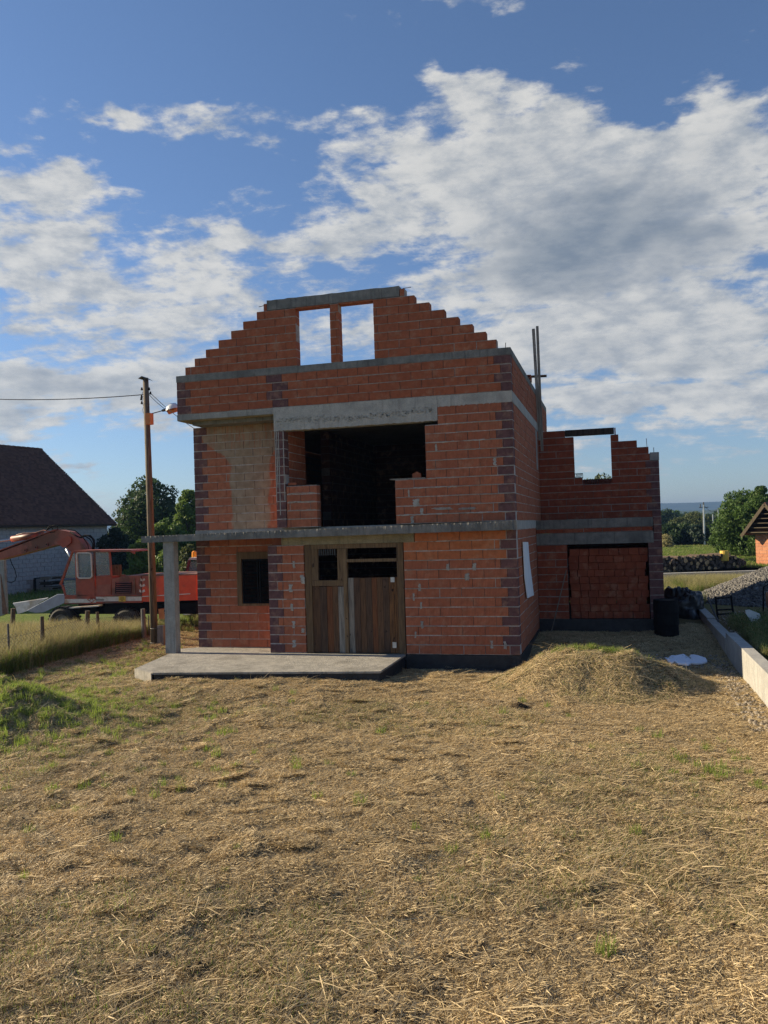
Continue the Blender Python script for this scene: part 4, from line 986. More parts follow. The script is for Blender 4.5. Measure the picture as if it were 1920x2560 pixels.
m.build('rear_frame', MT['red_paint'], cab)
pr('cab_panel', [(5, 910), (250, 895), (245, 1205), (-10, 1205)], .8, 'red_paint', f=e3)
pr('lower_door', [(25, 1040), (235, 1025), (235, 1200), (22, 1200)], .02, 'faded_red', f=e3, Y=EY-.02)
hood = pr('engine_cover', [(255, 935), (370, 915), (400, 895), (660, 885), (720, 900), (725, 1205), (250, 1205)], 1.7, 'faded_red', f=e3)
for k in range(6):
    y0 = 995+k*31; m = MB(); m.prism([e3(320, y0, Y=EY-.02), e3(560, y0-8, Y=EY-.02), e3(560, y0+6, Y=EY-.04), e3(318, y0+14, Y=EY-.04)], (0, .02, 0)); m.build('louvre', MT['red_paint'], hood)
pr('vent', [(310, 992), (568, 985), (565, 1170), (305, 1170)], .01, 'black', parent=hood, f=e3, Y=EY-.012)
m = MB()
for a, b in (((615, 930), (620, 1180)),): m.bar(e3(*a, Y=EY-.02), e3(*b, Y=EY-.02), .02, .03)
m.build('hinge', MT['rust_metal'], hood)
pr('rear_body', [(735, 900), (1600, 880), (1600, 1280), (1190, 1290), (1190, 1300), (735, 1305)], 1.6, 'bright_red', f=e3, Y=EY+.0)
pr('rear_top', [(640, 890), (800, 868), (1600, 862), (1600, 878), (735, 898)], 1.6, 'rust_metal', f=e3, Y=EY+.01)
pr('trim', [(735, 1215), (1500, 1170), (1500, 1185), (735, 1228)], .02, 'white_paint', f=e3, Y=EY-.022)
for k in range(3):
    y0 = 925+k*90; dx = -8*k
    pr('chevron', [(710+dx, y0), (735+dx, y0+22), (738+dx, y0+55), (705+dx, y0+38)], .008, 'white_paint', f=e3, Y=EY-.012); pr('chevron', [(740+dx*.3, y0+24), (772+dx*.1, y0), (785, y0+35), (742, y0+55)], .008, 'white_paint', f=e3, Y=EY-.012)
dm = MB(); D4 = [e3(1112, 1015, Y=EY-.015), e3(1190, 930, Y=EY-.015), e3(1270, 1005, Y=EY-.015), e3(1190, 1080, Y=EY-.015)]
for a, b in zip(D4, D4[1:]+D4[:1]): dm.bar(a, b, .012, .02, up=(0, 1, 0))
dm.build('diamond_emblem', MT['white_paint'], E)
pr('side_stripe', [(1030, 1215), (1660, 1210), (1660, 1335), (1030, 1345)], .03, 'red_paint', Y=EY-.01)
pr('white_stripe', [(1035, 1262), (1660, 1258), (1660, 1315), (1035, 1325)], .008, 'white_paint', Y=EY-.02); pr('white_stripe', [(0, 1225), (725, 1222), (725, 1288), (0, 1300)], .03, 'white_paint', f=e3, Y=EY-.02)
pr('red_rail', [(0, 1195), (725, 1195), (725, 1218), (0, 1220)], .04, 'red_paint', f=e3, Y=EY-.03); pr('red_rail', [(0, 1303), (735, 1292), (735, 1318), (0, 1325)], .04, 'red_paint', f=e3, Y=EY-.03)
dm = MB(); D4 = [e2(1395, 1270, Y=EY-.03), e2(1460, 1228, Y=EY-.03), e2(1525, 1270, Y=EY-.03), e2(1460, 1315, Y=EY-.03)]
for a, b in zip(D4, D4[1:]+D4[:1]): dm.bar(a, b, .012, .015, up=(0, 1, 0))
dm.bar(e2(1430, 1285, Y=EY-.03), e2(1460, 1250, Y=EY-.03), .01, .02, up=(0, 1, 0)); dm.bar(e2(1460, 1250, Y=EY-.03), e2(1490, 1285, Y=EY-.03), .01, .02, up=(0, 1, 0)); dm.build('diamond_emblem', MT['red_paint'], E)
sg = pr('warning_plate', [(358, 1218), (470, 1215), (470, 1298), (362, 1300)], .01, 'yellow', f=e3, Y=EY-.06)
m = MB()
for k, wd in enumerate((60, 75, 80, 30)):
    y0 = 1230+k*18; a = e3(415-wd/2, y0, Y=EY-.063); b = e3(415+wd/2, y0, Y=EY-.063); m.bar(a, b, .006, .012)
m.build('plate_lines', MT['black'], sg, kind='stuff')
# undercarriage and wheels
pr('chassis', [(1090, 1400), (1560, 1365), (1660, 1380), (1660, 1500), (1100, 1500)], 1.5, 'black', Y=EY+.35); pr('chassis', [(0, 1330), (1600, 1310), (1600, 1500), (0, 1500)], 1.4, 'black', f=e3, Y=EY+.35)
pr('step_plate', [(1090, 1405), (1120, 1395), (1570, 1362), (1570, 1382), (1130, 1412)], .25, 'white_paint', Y=EY+.05)
pr('turntable', [(1250, 1340), (1650, 1335), (1650, 1375), (1250, 1375)], .9, 'black', Y=EY+.3)
def wheel(cx, cy, f, R, root, Y, width=.4):
    c = f(cx, cy, Y=Y); m = MB(); n = 28; prof = [(R*.56, 0), (R*.82, -.03), (R*.97, .02), (R, .08), (R, width-.08), (R*.97, width-.02), (R*.8, width+.03), (R*.5, width)]
    V = []; F = []
    for i in range(n):
        a = 2*math.pi*i/n
        for (r_, y_) in prof: V.append((c.x+r_*math.cos(a), c.y+y_, c.z+r_*math.sin(a)))
    k = len(prof)
    for i in range(n): F += [(i*k+j, ((i+1) % n)*k+j, ((i+1) % n)*k+j+1, i*k+j+1) for j in range(k-1)]
    m.add(V, F)
    for i in range(n):
        a = 2*math.pi*i/n; M = Matrix.Translation(c) @ Matrix.Rotation(-a, 4, 'Y'); m.box(R-.02, R+.035, .01, width*.48, -.035, .035, M=M); M = Matrix.Translation(c) @ Matrix.Rotation(-a-.11, 4, 'Y'); m.box(R-.02, R+.035, width*.5, width-.01, -.035, .035, M=M)
    w_ = m.build('wheel', MT['rubber'], root)
    m = MB(); m.ring(c+Vector((0, .03, 0)), (0, 1, 0), R*.52, .025, 24, 6); m.tube([c+Vector((0, .06, 0)), c+Vector((0, .16, 0))], [R*.5, R*.2], 20); m.tube([c+Vector((0, .0, 0)), c+Vector((0, .14, 0))], [.06, .09], 10); m.build('rim', MT['concrete_dark'], w_)
for cx, cy, f in ((975, 1640, e2), (480, 1665, e3)):
    wheel(cx, cy, f, .50, E, EY+.15)
    wheel(cx, cy, f, .50, E, EY+1.5)
bxo = pr('tool_box', [(995, 1420), (1180, 1425), (1180, 1580), (1005, 1585)], .5, 'orange_box', f=e3, Y=EY-.1)
m = MB()
for (x, y, a, b) in ((1080, 1450, 12, 16), (1110, 1465, 22, 12), (1140, 1450, 12, 16), (1100, 1490, 28, 10), (1120, 1520, 20, 10), (1125, 1540, 36, 5)): v = e3(x+18, y, Y=EY-.108); m.box(v.x-a*.0022, v.x+a*.0022, v.y, v.y+.006, v.z-b*.0022, v.z+b*.0022)
m.build('black_emblem', MT['black'], bxo, kind='stuff')
# steel stick of the excavator at the left edge of the picture
t = thing('steel_post', 'upright rusty pale steel beam beneath the boom at the left edge', 'post', tuple(e2(40, 1540, Y=BYY-.2)))
pr('face', [(0, 640), (60, 640), (100, 1500), (-10, 1540)], .12, 'concrete', parent=t, Y=BYY-.3); pr('edge', [(62, 760), (85, 760), (115, 1500), (70, 1500)], .25, 'rust_metal', parent=t, Y=BYY-.28) if False else pr('edge', [(5, 860), (45, 1100), (112, 1500), (38, 1500)], .02, 'rust_metal', parent=t, Y=BYY-.325)
# steel sheets and pallets by the barn
def sheet(pts, Y, dy, mat, label):
    P = [e2(*p, Y=Y) for p in pts]; z0 = min(p.z for p in P); z1 = max(p.z for p in P); m = MB(); m.prism([Vector((p.x, Y+dy*(p.z-z0)/(z1-z0), p.z)) for p in P], (.0, .03, .02)); tag(m.build('metal_sheet', MT[mat]), label, 'metal sheet')
sheet([(180, 1335), (730, 1250), (600, 1330), (440, 1450), (280, 1500), (235, 1400)], 7.6, .12, 'old_white', 'white painted metal sheet lying behind the grey blue one beside the excavator')
sheet([(420, 1450), (880, 1195), (980, 1195), (1030, 1270), (1000, 1330), (700, 1470), (560, 1480)], 6.7, .12, 'blue_sheet', 'grey blue metal sheet sloping in front of the excavator cab')
t = thing('cab_truck', 'maroon truck cab with white roof and amber beacon between porch column and house', 'truck', tuple(e3(1550, 1500, Y=8.2)))
TY = 8.0
pr('body', [(1425, 955), (2300, 955), (2300, 1245), (1420, 1240)], 1.9, 'maroon', parent=t, f=e3, Y=TY)
pr('roof', [(1470, 635), (1490, 600), (2250, 590), (2250, 640)], 1.9, 'white_paint', parent=t, f=e3, Y=TY)
m = MB(); m.bar(e3(1425, 950, Y=TY+.04), e3(1490, 640, Y=TY+.04), .08, .07); m.bar(e3(1425, 950, Y=TY+1.8), e3(1490, 640, Y=TY+1.8), .08, .07); m.bar(e3(1900, 950, Y=TY+.04), e3(1900, 640, Y=TY+.04), .08, .07); m.build('pillar', MT['maroon'], t)
pr('side_window', [(1440, 945), (1500, 660), (1880, 660), (1880, 945)], .01, 'cab_glass', parent=t, f=e3, Y=TY+.05)
m = MB(); v = e3(1572, 600, Y=TY+.6); m.tube([v, v+Vector((0, 0, .2)), v+Vector((0, 0, .24))], [.1, .09, .04], 10); m.build('beacon', MT['amber'], t)
m = MB()
for k in range(4): m.bar(e3(1405, 1298+k*70, Y=TY-.15), e3(1520, 1300+k*70, Y=TY-.15), .2, .025)
m.bar(e3(1555, 1240, Y=TY-.12), e3(1485, 1640, Y=TY-.12), .04, .04); m.build('steps', MT['galvanised'], t)
pr('chassis', [(1410, 1250), (2300, 1250), (2300, 1520), (1560, 1560), (1420, 1420)], 1.6, 'black', parent=t, f=e3, Y=TY+.1)
wheel(1780, 1500, e3, .5, t, TY+.1)

# ------------------------------------------------------------------ barn on the left
A = depth_pt(-120, 1312, 42.5); A.z = 0; B = depth_pt(268, 1312, 52); B.z = 0
zE = depth_pt(0, 1308, 45).z; zR = 0
Bn = thing('barn', 'old barn of grey concrete blocks under a dark tiled hipped roof', 'barn', tuple(B))
dB = (B-A).normalized(); nB = Vector((-dB.y, dB.x, 0)); LB = (B-A).length
def bp(s_, n_, z): return A + dB*s_ + nB*n_ + Vector((0, 0, z))
GZB = -.75
m = MB(); m.prism([bp(-12, .03, GZB), bp(LB-.03, .03, GZB), bp(LB-.03, 7.5, GZB), bp(-12, 7.5, GZB)], (0, 0, zE-GZB-.05)); core = m.build('barn_wall', MT['mortar_dark'], Bn)
SB = depth_pt(0, 1500, 44.5); s_vis = 2.2
wx = [(e2(x, 1000)) for x in (535, 720)]
def s_at(px, py=1400):
    v = FW*CAM['f'] + RT*(px-960) + UP*(1280-py); C = Vector(CAM['loc'])-A; t_ = -(C.dot(nB))/v.dot(nB); p = Vector(CAM['loc'])+v*t_; return (p-A).dot(dB), p.z
w0, wz1 = s_at(535/6.381, 1300+925/6.381); w1, wz0 = s_at(720/6.381, 1300+1115/6.381)
bm_mesh = {}; cnt = 0; rest = MB(); nrow = int((zE-.05-GZB)/.235); mcm = unit_brick('cmu', 2); mcm2 = [unit_brick('cmu', k) for k in range(6)]
rotB = math.atan2(dB.y, dB.x); s_l = s_at(0)[0]
for rw in range(nrow):
    z = GZB+rw*.235+.12; x = -(.25 if rw % 2 else 0)-2.0
    while x < LB-.05:
        xa, xb = x, min(x+.485, LB)
        if not (xa < w1 and xb > w0 and wz0 < z < wz1):
            c = bp((xa+xb)/2, .1+random.uniform(-.006, .006), z)
            if cnt < 300 and xb > s_l-.2 and z > .1:
                cnt += 1; o = bpy.data.objects.new('concrete_block', mcm2[cnt % 6]); COL.objects.link(o); o.parent = core; o.location = c; o.scale = (xb-xa-.008, .2, .218); o.rotation_euler.z = rotB
            else:
                M = Matrix.Translation(c) @ Matrix.Rotation(rotB, 4, 'Z'); h = (xb-xa-.008)/2; rest.box(-h, h, -.1, .1, -.109, .109, M=M)
        x += .5
rest.build('blockwork', MT['cmu'], Bn, kind='stuff')
m = MB(); p = bp((w0+w1)/2, 0, (wz0+wz1)/2); M = Matrix.Translation(p) @ Matrix.Rotation(rotB, 4, 'Z'); hw, hh = (w1-w0)/2, (wz1-wz0)/2
for b in ((-hw, hw, -.02, .05, hh-.06, hh), (-hw, hw, -.02, .05, -hh, -hh+.05), (-hw, -hw+.06, -.02, .05, -hh+.05, hh-.06), (hw-.06, hw, -.02, .05, -hh+.05, hh-.06), (-.3, -.24, -.02, .05, -hh+.05, hh-.06)): m.box(*b, M=M)
wn = m.build('window', MT['black'], Bn); m = MB(); m.box(-hw+.06, hw-.06, .03, .04, -hh+.05, hh-.06, M=M); m.build('pane', MT['dark_glass'], wn)
# hipped roof of small flat tiles
rd = 4.3; ridge_px = s_at(105, 1300)[0]
zRg = depth_pt(105, 1127, 50.5).z
re = bp(LB-.2-3.3, rd, zRg); 
# find ridge end that is seen at px 105
def proj(p):
    d = p-Vector(CAM['loc']); z = d.dot(FW); return 960+CAM['f']*d.dot(RT)/z, 1280-CAM['f']*d.dot(UP)/z
best = min(((abs(proj(bp(s_, rd, z_))[0]-105)+abs(proj(bp(s_, rd, z_))[1]-1127), s_, z_) for s_ in np.arange(0, LB+2, .1) for z_ in np.arange(6, 13, .1)), key=lambda t_: t_[0])
sR, zRg = best[1], best[2]
def roof_pt(u, v, lift=0):   # u along the eaves, v 0 eaves .. 1 ridge
    return bp(u, -.35+(rd+.35)*v, zE-.12+(zRg-zE+.12)*v+lift)
eL, eR = -6., LB+.45
m = MB(); m.add([roof_pt(eL, 0), roof_pt(eR, 0), roof_pt(sR, 1), roof_pt(eL, 1), bp(eR, 8.9, zE-.12), bp(eL, 8.9, zE-.12)], [(0, 1, 2, 3), (1, 4, 2), (3, 2, 4, 5)]); m.build('roof', MT['tile'], Bn)
nr = 44; V = []; F = []; rr = random.Random(9)
for i in range(nr):
    v0 = i/nr; v1 = (i+1.25)/nr; ue = eR+(sR-eR)*v0; u = s_l-1.5+(.09 if i % 2 else 0); dzr = 0
    while u < ue-.02:
        l = .19; a = u+.006; b = min(u+l-.006, ue); t0 = rr.uniform(.05, .11)+.03*math.sin(u*.9+i*.4)*.4; k = len(V); sw = .03*float(vnoise(u, i*.2, .8))
        V += [roof_pt(a, v0, t0+sw), roof_pt(b, v0, t0+sw), roof_pt(b, min(v1, 1), .02+sw), roof_pt(a, min(v1, 1), .02+sw), roof_pt(a, v0, .0+sw), roof_pt(b, v0, .0+sw)]
        F += [(k, k+1, k+2, k+3), (k+4, k+5, k+1, k)]
        u += l
V = np.array([tuple(p) for p in V]); link('roof_tiles', np_mesh('roof_tiles', V, np.array(F), MT['tile']), Bn, 'stuff').matrix_parent_inverse = WM[Bn.name].inverted()
for k in range(18):
    u0 = sR-.02-k*.36; o = MB(); o.tube([bp(u0, rd, zRg+.02), bp(u0-.4, rd, zRg+.06)], [.1, .085], 8); o.build('ridge_tile', MT['tile'], Bn)
m = MB(); m.bar(roof_pt(eL, 0, -.06), roof_pt(eR, 0, -.06), .06, .12); m.build('eaves_board', MT['dark_wood'], Bn)
# pallets under the barn window
t = thing('pallet_stack', 'stack of dark wooden pallets below the barn window', 'pallets', tuple(bp(w0, -1.2, -.6)))
for k in range(4):
    m = MB(); z = -.42+k*.29
    M = Matrix.Translation(bp(w0+.5, -1.3, z)) @ Matrix.Rotation(rotB, 4, 'Z')
    for d_ in (0, .13): m.box(-.9, 1.1, -.4, .4, d_, d_+.03, M=M)
    for xx in (-.85, 0, .95): m.box(xx, xx+.12, -.38, .38, .03, .13, M=M)
    m.build('pallet', MT['grey_wood' if k % 2 else 'dark_wood'], t)

# ------------------------------------------------------------------ vegetation
PROTO = bpy.data.collections.new('plant_pieces')     # pieces that the grass and straw are scattered from
def blades(n, R, h0, h1, w, lean, curve, flat=0., zspread=0.):
    """n bent blades as three-point strips -> arrays"""
    x = rng.uniform(-R, R, n); y = rng.uniform(-R, R, n); k = np.hypot(x, y) < R*1.1; x, y = x[k], y[k]; n = len(x)
    h = rng.uniform(h0, h1, n); t = rng.random(n)*6.283; ln = rng.uniform(0, lean, n); cv = rng.uniform(0, curve, n)
    if flat: el = np.abs(rng.normal(0, flat, n)); dz1 = h*np.sin(el); dh1 = h*np.cos(el)
    else: dz1 = h*np.cos(ln); dh1 = h*np.sin(ln)
    z0 = rng.uniform(0, 1, n)*zspread
    dx, dy = np.cos(t), np.sin(t); ox, oy = -np.sin(t)*w/2, np.cos(t)*w/2
    if flat: tw = rng.uniform(-1, 1, n); oz = np.abs(tw)*w/2
    else: oz = np.zeros(n)
    P0 = np.stack([x, y, z0], 1); P1 = P0+np.stack([dx*dh1*.55, dy*dh1*.55, dz1*.6], 1)
    P2 = P0+np.stack([dx*(dh1+cv*h), dy*(dh1+cv*h), dz1*(1-cv*.5)], 1)
    O = np.stack([ox, oy, oz], 1)
    V = np.stack([P0-O, P0+O, P1+O*.85, P1-O*.85, P2+O*.25, P2-O*.25], 1).reshape(-1, 3); b = np.arange(n)[:, None]*6
    F = np.concatenate([b+np.array([[0, 1, 2, 3]]), b+np.array([[3, 2, 4, 5]])], 1).reshape(-1, 4)
    return V, F
def proto(name, parts):
    """parts: list of (V, F, material)"""
    Vs = []; Fs = []; mi = []; n = 0; mats = []
    for V, F, m in parts:
        if m not in mats: mats.append(m)
        Vs.append(V); Fs.append(F+n); mi += [mats.index(m)]*len(F); n += len(V)
    me = np_mesh(name, np.concatenate(Vs), np.concatenate(Fs), [MT[k] for k in mats], mi)
    o = bpy.data.objects.new(name, me); return o
def gn_scatter(name, P, rot, sc, protos, kind='stuff'):
    """instances of the plant pieces at given points: one object of kind stuff"""
    coll = bpy.data.collections.new(name+'_pieces')
    for p in protos: coll.objects.link(p)
    me = bpy.data.meshes.new(name); me.vertices.add(len(P)); me.vertices.foreach_set('co', np.ascontiguousarray(P, np.float32).ravel())
    a = me.attributes.new('rot', 'FLOAT_VECTOR', 'POINT'); a.data.foreach_set('vector', np.ascontiguousarray(rot, np.float32).ravel())
    a = me.attributes.new('sc', 'FLOAT_VECTOR', 'POINT'); a.data.foreach_set('vector', np.ascontiguousarray(sc, np.float32).ravel())
    o = link(name, me, None, kind)
    ng = bpy.data.node_groups.new(name, 'GeometryNodeTree'); ng.interface.new_socket('Geometry', in_out='INPUT', socket_type='NodeSocketGeometry'); ng.interface.new_socket('Geometry', in_out='OUTPUT', socket_type='NodeSocketGeometry')
    N = ng.nodes; L = ng.links; gi = N.new('NodeGroupInput'); go = N.new('NodeGroupOutput')
    ci = N.new('GeometryNodeCollectionInfo'); ci.inputs['Collection'].default_value = coll; ci.inputs['Separate Children'].default_value = True; ci.inputs['Reset Children'].default_value = True
    ip = N.new('GeometryNodeInstanceOnPoints'); ip.inputs['Pick Instance'].default_value = True
    ra = N.new('GeometryNodeInputNamedAttribute'); ra.data_type = 'FLOAT_VECTOR'; ra.inputs['Name'].default_value = 'rot'
    sa = N.new('GeometryNodeInputNamedAttribute'); sa.data_type = 'FLOAT_VECTOR'; sa.inputs['Name'].default_value = 'sc'
    er = N.new('FunctionNodeEulerToRotation'); L.new(ra.outputs[0], er.inputs[0])
    L.new(gi.outputs[0], ip.inputs['Points']); L.new(ci.outputs[0], ip.inputs['Instance']); L.new(er.outputs[0], ip.inputs['Rotation']); L.new(sa.outputs[0], ip.inputs['Scale']); L.new(ip.outputs[0], go.inputs[0])
    md = o.modifiers.new('scatter', 'NODES'); md.node_group = ng; return o
def normals_rot(x, y, e=.06):
    gx_ = (ground_z(x+e, y)-ground_z(x-e, y))/(2*e); gy_ = (ground_z(x, y+e)-ground_z(x, y-e))/(2*e)
    return np.arctan(gy_), -np.arctan(gx_)
def mk_rot(x, y, tilt=True, conform=1.):
    """euler that lays a piece on the slope after a random spin (spin applied first)"""
    rx, ry = normals_rot(x, y); n = len(x); sp_ = rng.random(n)*6.283
    out = np.zeros((n, 3)); 
    nx, ny_ = -np.sin(-ry)*conform, -np.sin(rx)*conform
    N_ = np.stack([np.tan(ry)*-1*-1, -np.tan(rx), np.ones(n)], 1); N_ /= np.linalg.norm(N_, axis=1, keepdims=True)
    T_ = np.stack([np.cos(sp_), np.sin(sp_), np.zeros(n)], 1); T_ -= N_*(T_*N_).sum(1, keepdims=True); T_ /= np.linalg.norm(T_, axis=1, keepdims=True)
    B_ = np.cross(N_, T_)          # matrix columns T, B, N  -> XYZ euler
    m20, m21, m22, m10, m00 = T_[:, 2], B_[:, 2], N_[:, 2], T_[:, 1], T_[:, 0]
    out[:, 1] = -np.arcsin(np.clip(m20, -1, 1)); out[:, 0] = np.arctan2(m21, m22); out[:, 2] = np.arctan2(m10, m00)
    return out
def in_house(x, y):
    return ((x > XL-.05) & (x < .02) & (y > 0) & (y < 10.2)) | ((x > -8.5) & (x < -2.5) & (y > -2.9+.1*np.abs(x+7)) & (y < .8)) | ((x > 0) & (x < 3.3) & (y > 4.7) & (y < 10))
def on_porch(x, y): return (x > -8.35) & (x < -2.55) & (y > -2.15-.6*np.clip((-x-2.5)/4.8, 0, 1)+.45*np.clip((-x-7.3)/.7, 0, 1)) & (y < 1)

# mown straw over the yard
sp_ = []
for k in range(7):
    sp_.append(proto('straw_piece', [(*blades(270, .17, .02, .07, .004, 0, .12, flat=.27, zspread=.02), 'straw'), (*blades(150, .17, .02, .07, .0034, 0, .1, flat=.3, zspread=.012), 'straw_dark')]))
for k in range(3):
    sp_.append(proto('straw_piece_mixed', [(*blades(200, .17, .02, .08, .003, 0, .2, flat=.45, zspread=.02), 'straw'), (*blades(190, .17, .02, .07, .0034, 0, .1, flat=.3, zspread=.012), 'straw_dark'), (*blades(70, .17, .02, .05, .0035, .6, .2), 'grass_blade')]))
n = 30000; x = rng.uniform(-12.6, 4.4, n); y = 6.2 - (rng.random(n)**.85)*21.5
d = np.hypot(x-CAM['loc'][0], y-CAM['loc'][1]); keep = ~on_porch(x, y) & ~((x > XL) & (x < .0) & (y > -.0)) & ~((x > 0) & (x < 3.3) & (y > 4.7)) & (d > 2.5)
keep &= ~((x > 4.37)) & ~((x < -11.8) & (y > -2.8)); keep &= vnoise(x, y, 2.2)+rng.random(n)*.9 > -.10
x, y = x[keep], y[keep]; n = len(x)
s = rng.uniform(.8, 1.25, n); sz = s*rng.uniform(.6, 1.3, n)
mix_ = (mound(x, y, 1.62, -1.7, 2.0, 1.5, 1, 2.6) > .3)*.55 + sstep(-3, -9, x)*.35 + (vnoise(x, y, .35) > .14)*.5 > rng.random(n)
for nm, k, P_ in (('straw', ~mix_, sp_[:7]), ('straw_thatch', mix_, sp_[7:])):
    gn_scatter(nm, np.stack([x, y, ground_z(x, y)-.004], 1)[k], mk_rot(x[k], y[k]), np.stack([s, s, sz], 1)[k], P_)
# longer stalks lying loose
lp = [proto('stalk_piece', [(*blades(26, .3, .10, .30, .0045, 0, .15, flat=.16, zspread=.04), 'straw')]) for k in range(4)]
n = 800; x = rng.uniform(-9, 4.2, n); y = rng.uniform(-15.5, 0, n); k = ~on_porch(x, y) & (np.hypot(x-2, y+18.1) > 2.5)
mx = rng.normal(1.9, 1.0, 90); my = rng.normal(-1.9, .75, 90); x = np.concatenate([x[k], mx]); y = np.concatenate([y[k], my]); k = (x < 4.2) & (y < .6) & ~((x < 0) & (y > -.1)); x, y = x[k], y[k]; n = len(x)
gn_scatter('straw_stalks', np.stack([x, y, ground_z(x, y)+.005], 1), mk_rot(x, y), np.repeat(rng.uniform(.7, 1.3, n)[:, None], 3, 1), lp)
# green grass: on the left mound, tufts in the yard, a fringe on the right mound
gp = [proto('grass_piece', [(*blades(46, .07, .05, .15, .006, .5, .35), 'grass_lush')]) for k in range(5)]
xs = [rng.normal(-10.3, 1.2, 1000), rng.normal(-8.0, 1.2, 1100), rng.uniform(-9, 4, 70), rng.normal(1.55, .5, 170), rng.uniform(-11.5, -8.5, 160), rng.uniform(2.2, 4.2, 40), rng.normal(-6.5, 2.5, 160)]
ys = [rng.normal(-4.3, .55, 1000), rng.normal(-6.2, 1.0, 1100), rng.uniform(-14, -3.2, 70), rng.normal(-1.45, .16, 170), rng.uniform(-3, 3, 160), rng.uniform(-8, -5.5, 40), rng.normal(-8.5, 2.2, 160)]
x = np.concatenate(xs); y = np.concatenate(ys); k = (~on_porch(x, y)) & (x < 4.3) & ~((x > XL) & (x < 0) & (y > -.1)); x, y = x[k], y[k]; n = len(x); s = rng.uniform(.45, 1.15, n)
gn_scatter('green_grass', np.stack([x, y, ground_z(x, y)], 1), mk_rot(x, y)*np.array([.5, .5, 1]), np.stack([s, s, s*rng.uniform(.7, 1.3, n)], 1), gp)
# tall grass behind the fence
tp = [proto('tall_grass_piece', [(*blades(90, .16, .2, .55, .010, .45, .4), 'grass_blade'), (*blades(26, .16, .3, .8, .005, .3, .25), 'grass_dry')]) for k in range(4)] + \
     [proto('tall_grass_piece', [(*blades(30, .16, .25, .55, .007, .4, .3), 'grass_blade'), (*blades(80, .16, .3, .75, .006, .3, .35), 'grass_dry')]) for k in range(3)]
n = 9500; x = -11.75-(rng.random(n)**1.3)*11.5; y = rng.uniform(-4.2, 5.3, n); k = rng.random(n) < 1.1; x, y = x[k], y[k]
x = np.concatenate([x, rng.uniform(-13.5, -8.6, 260)]); y = np.concatenate([y, rng.uniform(4.6, 12, 260)]); n = len(x)
s = rng.uniform(.5, 1.2, n)*(1-.38*sstep(1.5, 4.6, y)); gn_scatter('tall_grass', np.stack([x, y, ground_z(x, y)], 1), np.stack([rng.normal(0, .1, n), rng.normal(0, .1, n), rng.random(n)*6.28], 1), np.stack([s*1.2, s*1.2, s], 1), tp)
# grass beyond: verge by the road, meadow behind it, field on the left
n = 7500; x = rng.uniform(3., 13, n); y = rng.uniform(10, 25.5, n); k = gravel_h(x, y) < .02; x, y = x[k], y[k]; n = len(x); s = rng.uniform(.4, .85, n)
gn_scatter('verge_grass', np.stack([x, y, ground_z(x, y)], 1), np.stack([np.zeros(n), np.zeros(n), rng.random(n)*6.28], 1), np.stack([s*1.3, s*1.3, s*1.05], 1), tp)
mp = [proto('meadow_piece', [(*blades(90, .6, .12, .32, .03, .4, .3), 'grass_blade'), (*blades(8, .6, .2, .42, .02, .4, .3), 'grass_dry')]) for k in range(3)]
n = 5200; x = rng.uniform(4, 38, n); y = rng.uniform(38, 105, n); x2 = rng.uniform(-34, -9, 1600); y2 = rng.uniform(12, 48, 1600); x = np.concatenate([x, x2]); y = np.concatenate([y, y2]); n = len(x); s = rng.uniform(.8, 1.5, n)
gn_scatter('meadow_grass', np.stack([x, y, ground_z(x, y)], 1), np.stack([np.zeros(n), np.zeros(n), rng.random(n)*6.28], 1), np.stack([s, s, s*.8], 1), mp)
# weeds behind the retaining wall
wp = [proto('weed_piece', [(*blades(60, .12, .10, .34, .012, .8, .4, zspread=.18), 'weed'), (*blades(26, .1, .25, .5, .004, .5, .3), 'grass_dry'), (*blades(60, .16, .02, .05, .018, 1., .2, zspread=.42), 'leaf_mid')]) for k in range(3)]
n = 1100; x = rng.uniform(4.72, 7.4, n); y = rng.uniform(-4.5, 5.2, n); k = rng.random(n) < .35+.5*(x > 4.9); x, y = x[k], y[k]; n = len(x); s = rng.uniform(.4, 1.0, n)
gn_scatter('weeds', np.stack([x, y, ground_z(x, y)-.02], 1), np.stack([rng.normal(0, .15, n), rng.normal(0, .15, n), rng.random(n)*6.28], 1), np.repeat(s[:, None], 3, 1), wp)
rp_ = [proto('dock_piece', [(*blades(50, .12, .02, .06, .02, 1.2, .2, zspread=.5), 'weed_pink'), (*blades(12, .1, .3, .55, .005, .3, .2), 'weed_pink')]) for k in range(2)]
n = 60; x = rng.uniform(6.0, 7.2, n); y = rng.uniform(2.4, 4.6, n); gn_scatter('dock_weeds', np.stack([x, y, ground_z(x, y)], 1), np.stack([np.zeros(n), np.zeros(n), rng.random(n)*6.28], 1), np.repeat(rng.uniform(.6, 1.1, n)[:, None], 3, 1), rp_)
# loose clods and chips on the mown yard
n = 900; x = rng.uniform(-8, 4.2, n); y = rng.uniform(-15, -.3, n); k = ~on_porch(x, y); x, y = x[k], y[k]
scatter_boxes('clods', np.stack([x, y, ground_z(x, y)+.018], 1), rng.uniform(.008, .035, len(x)), 'earth')
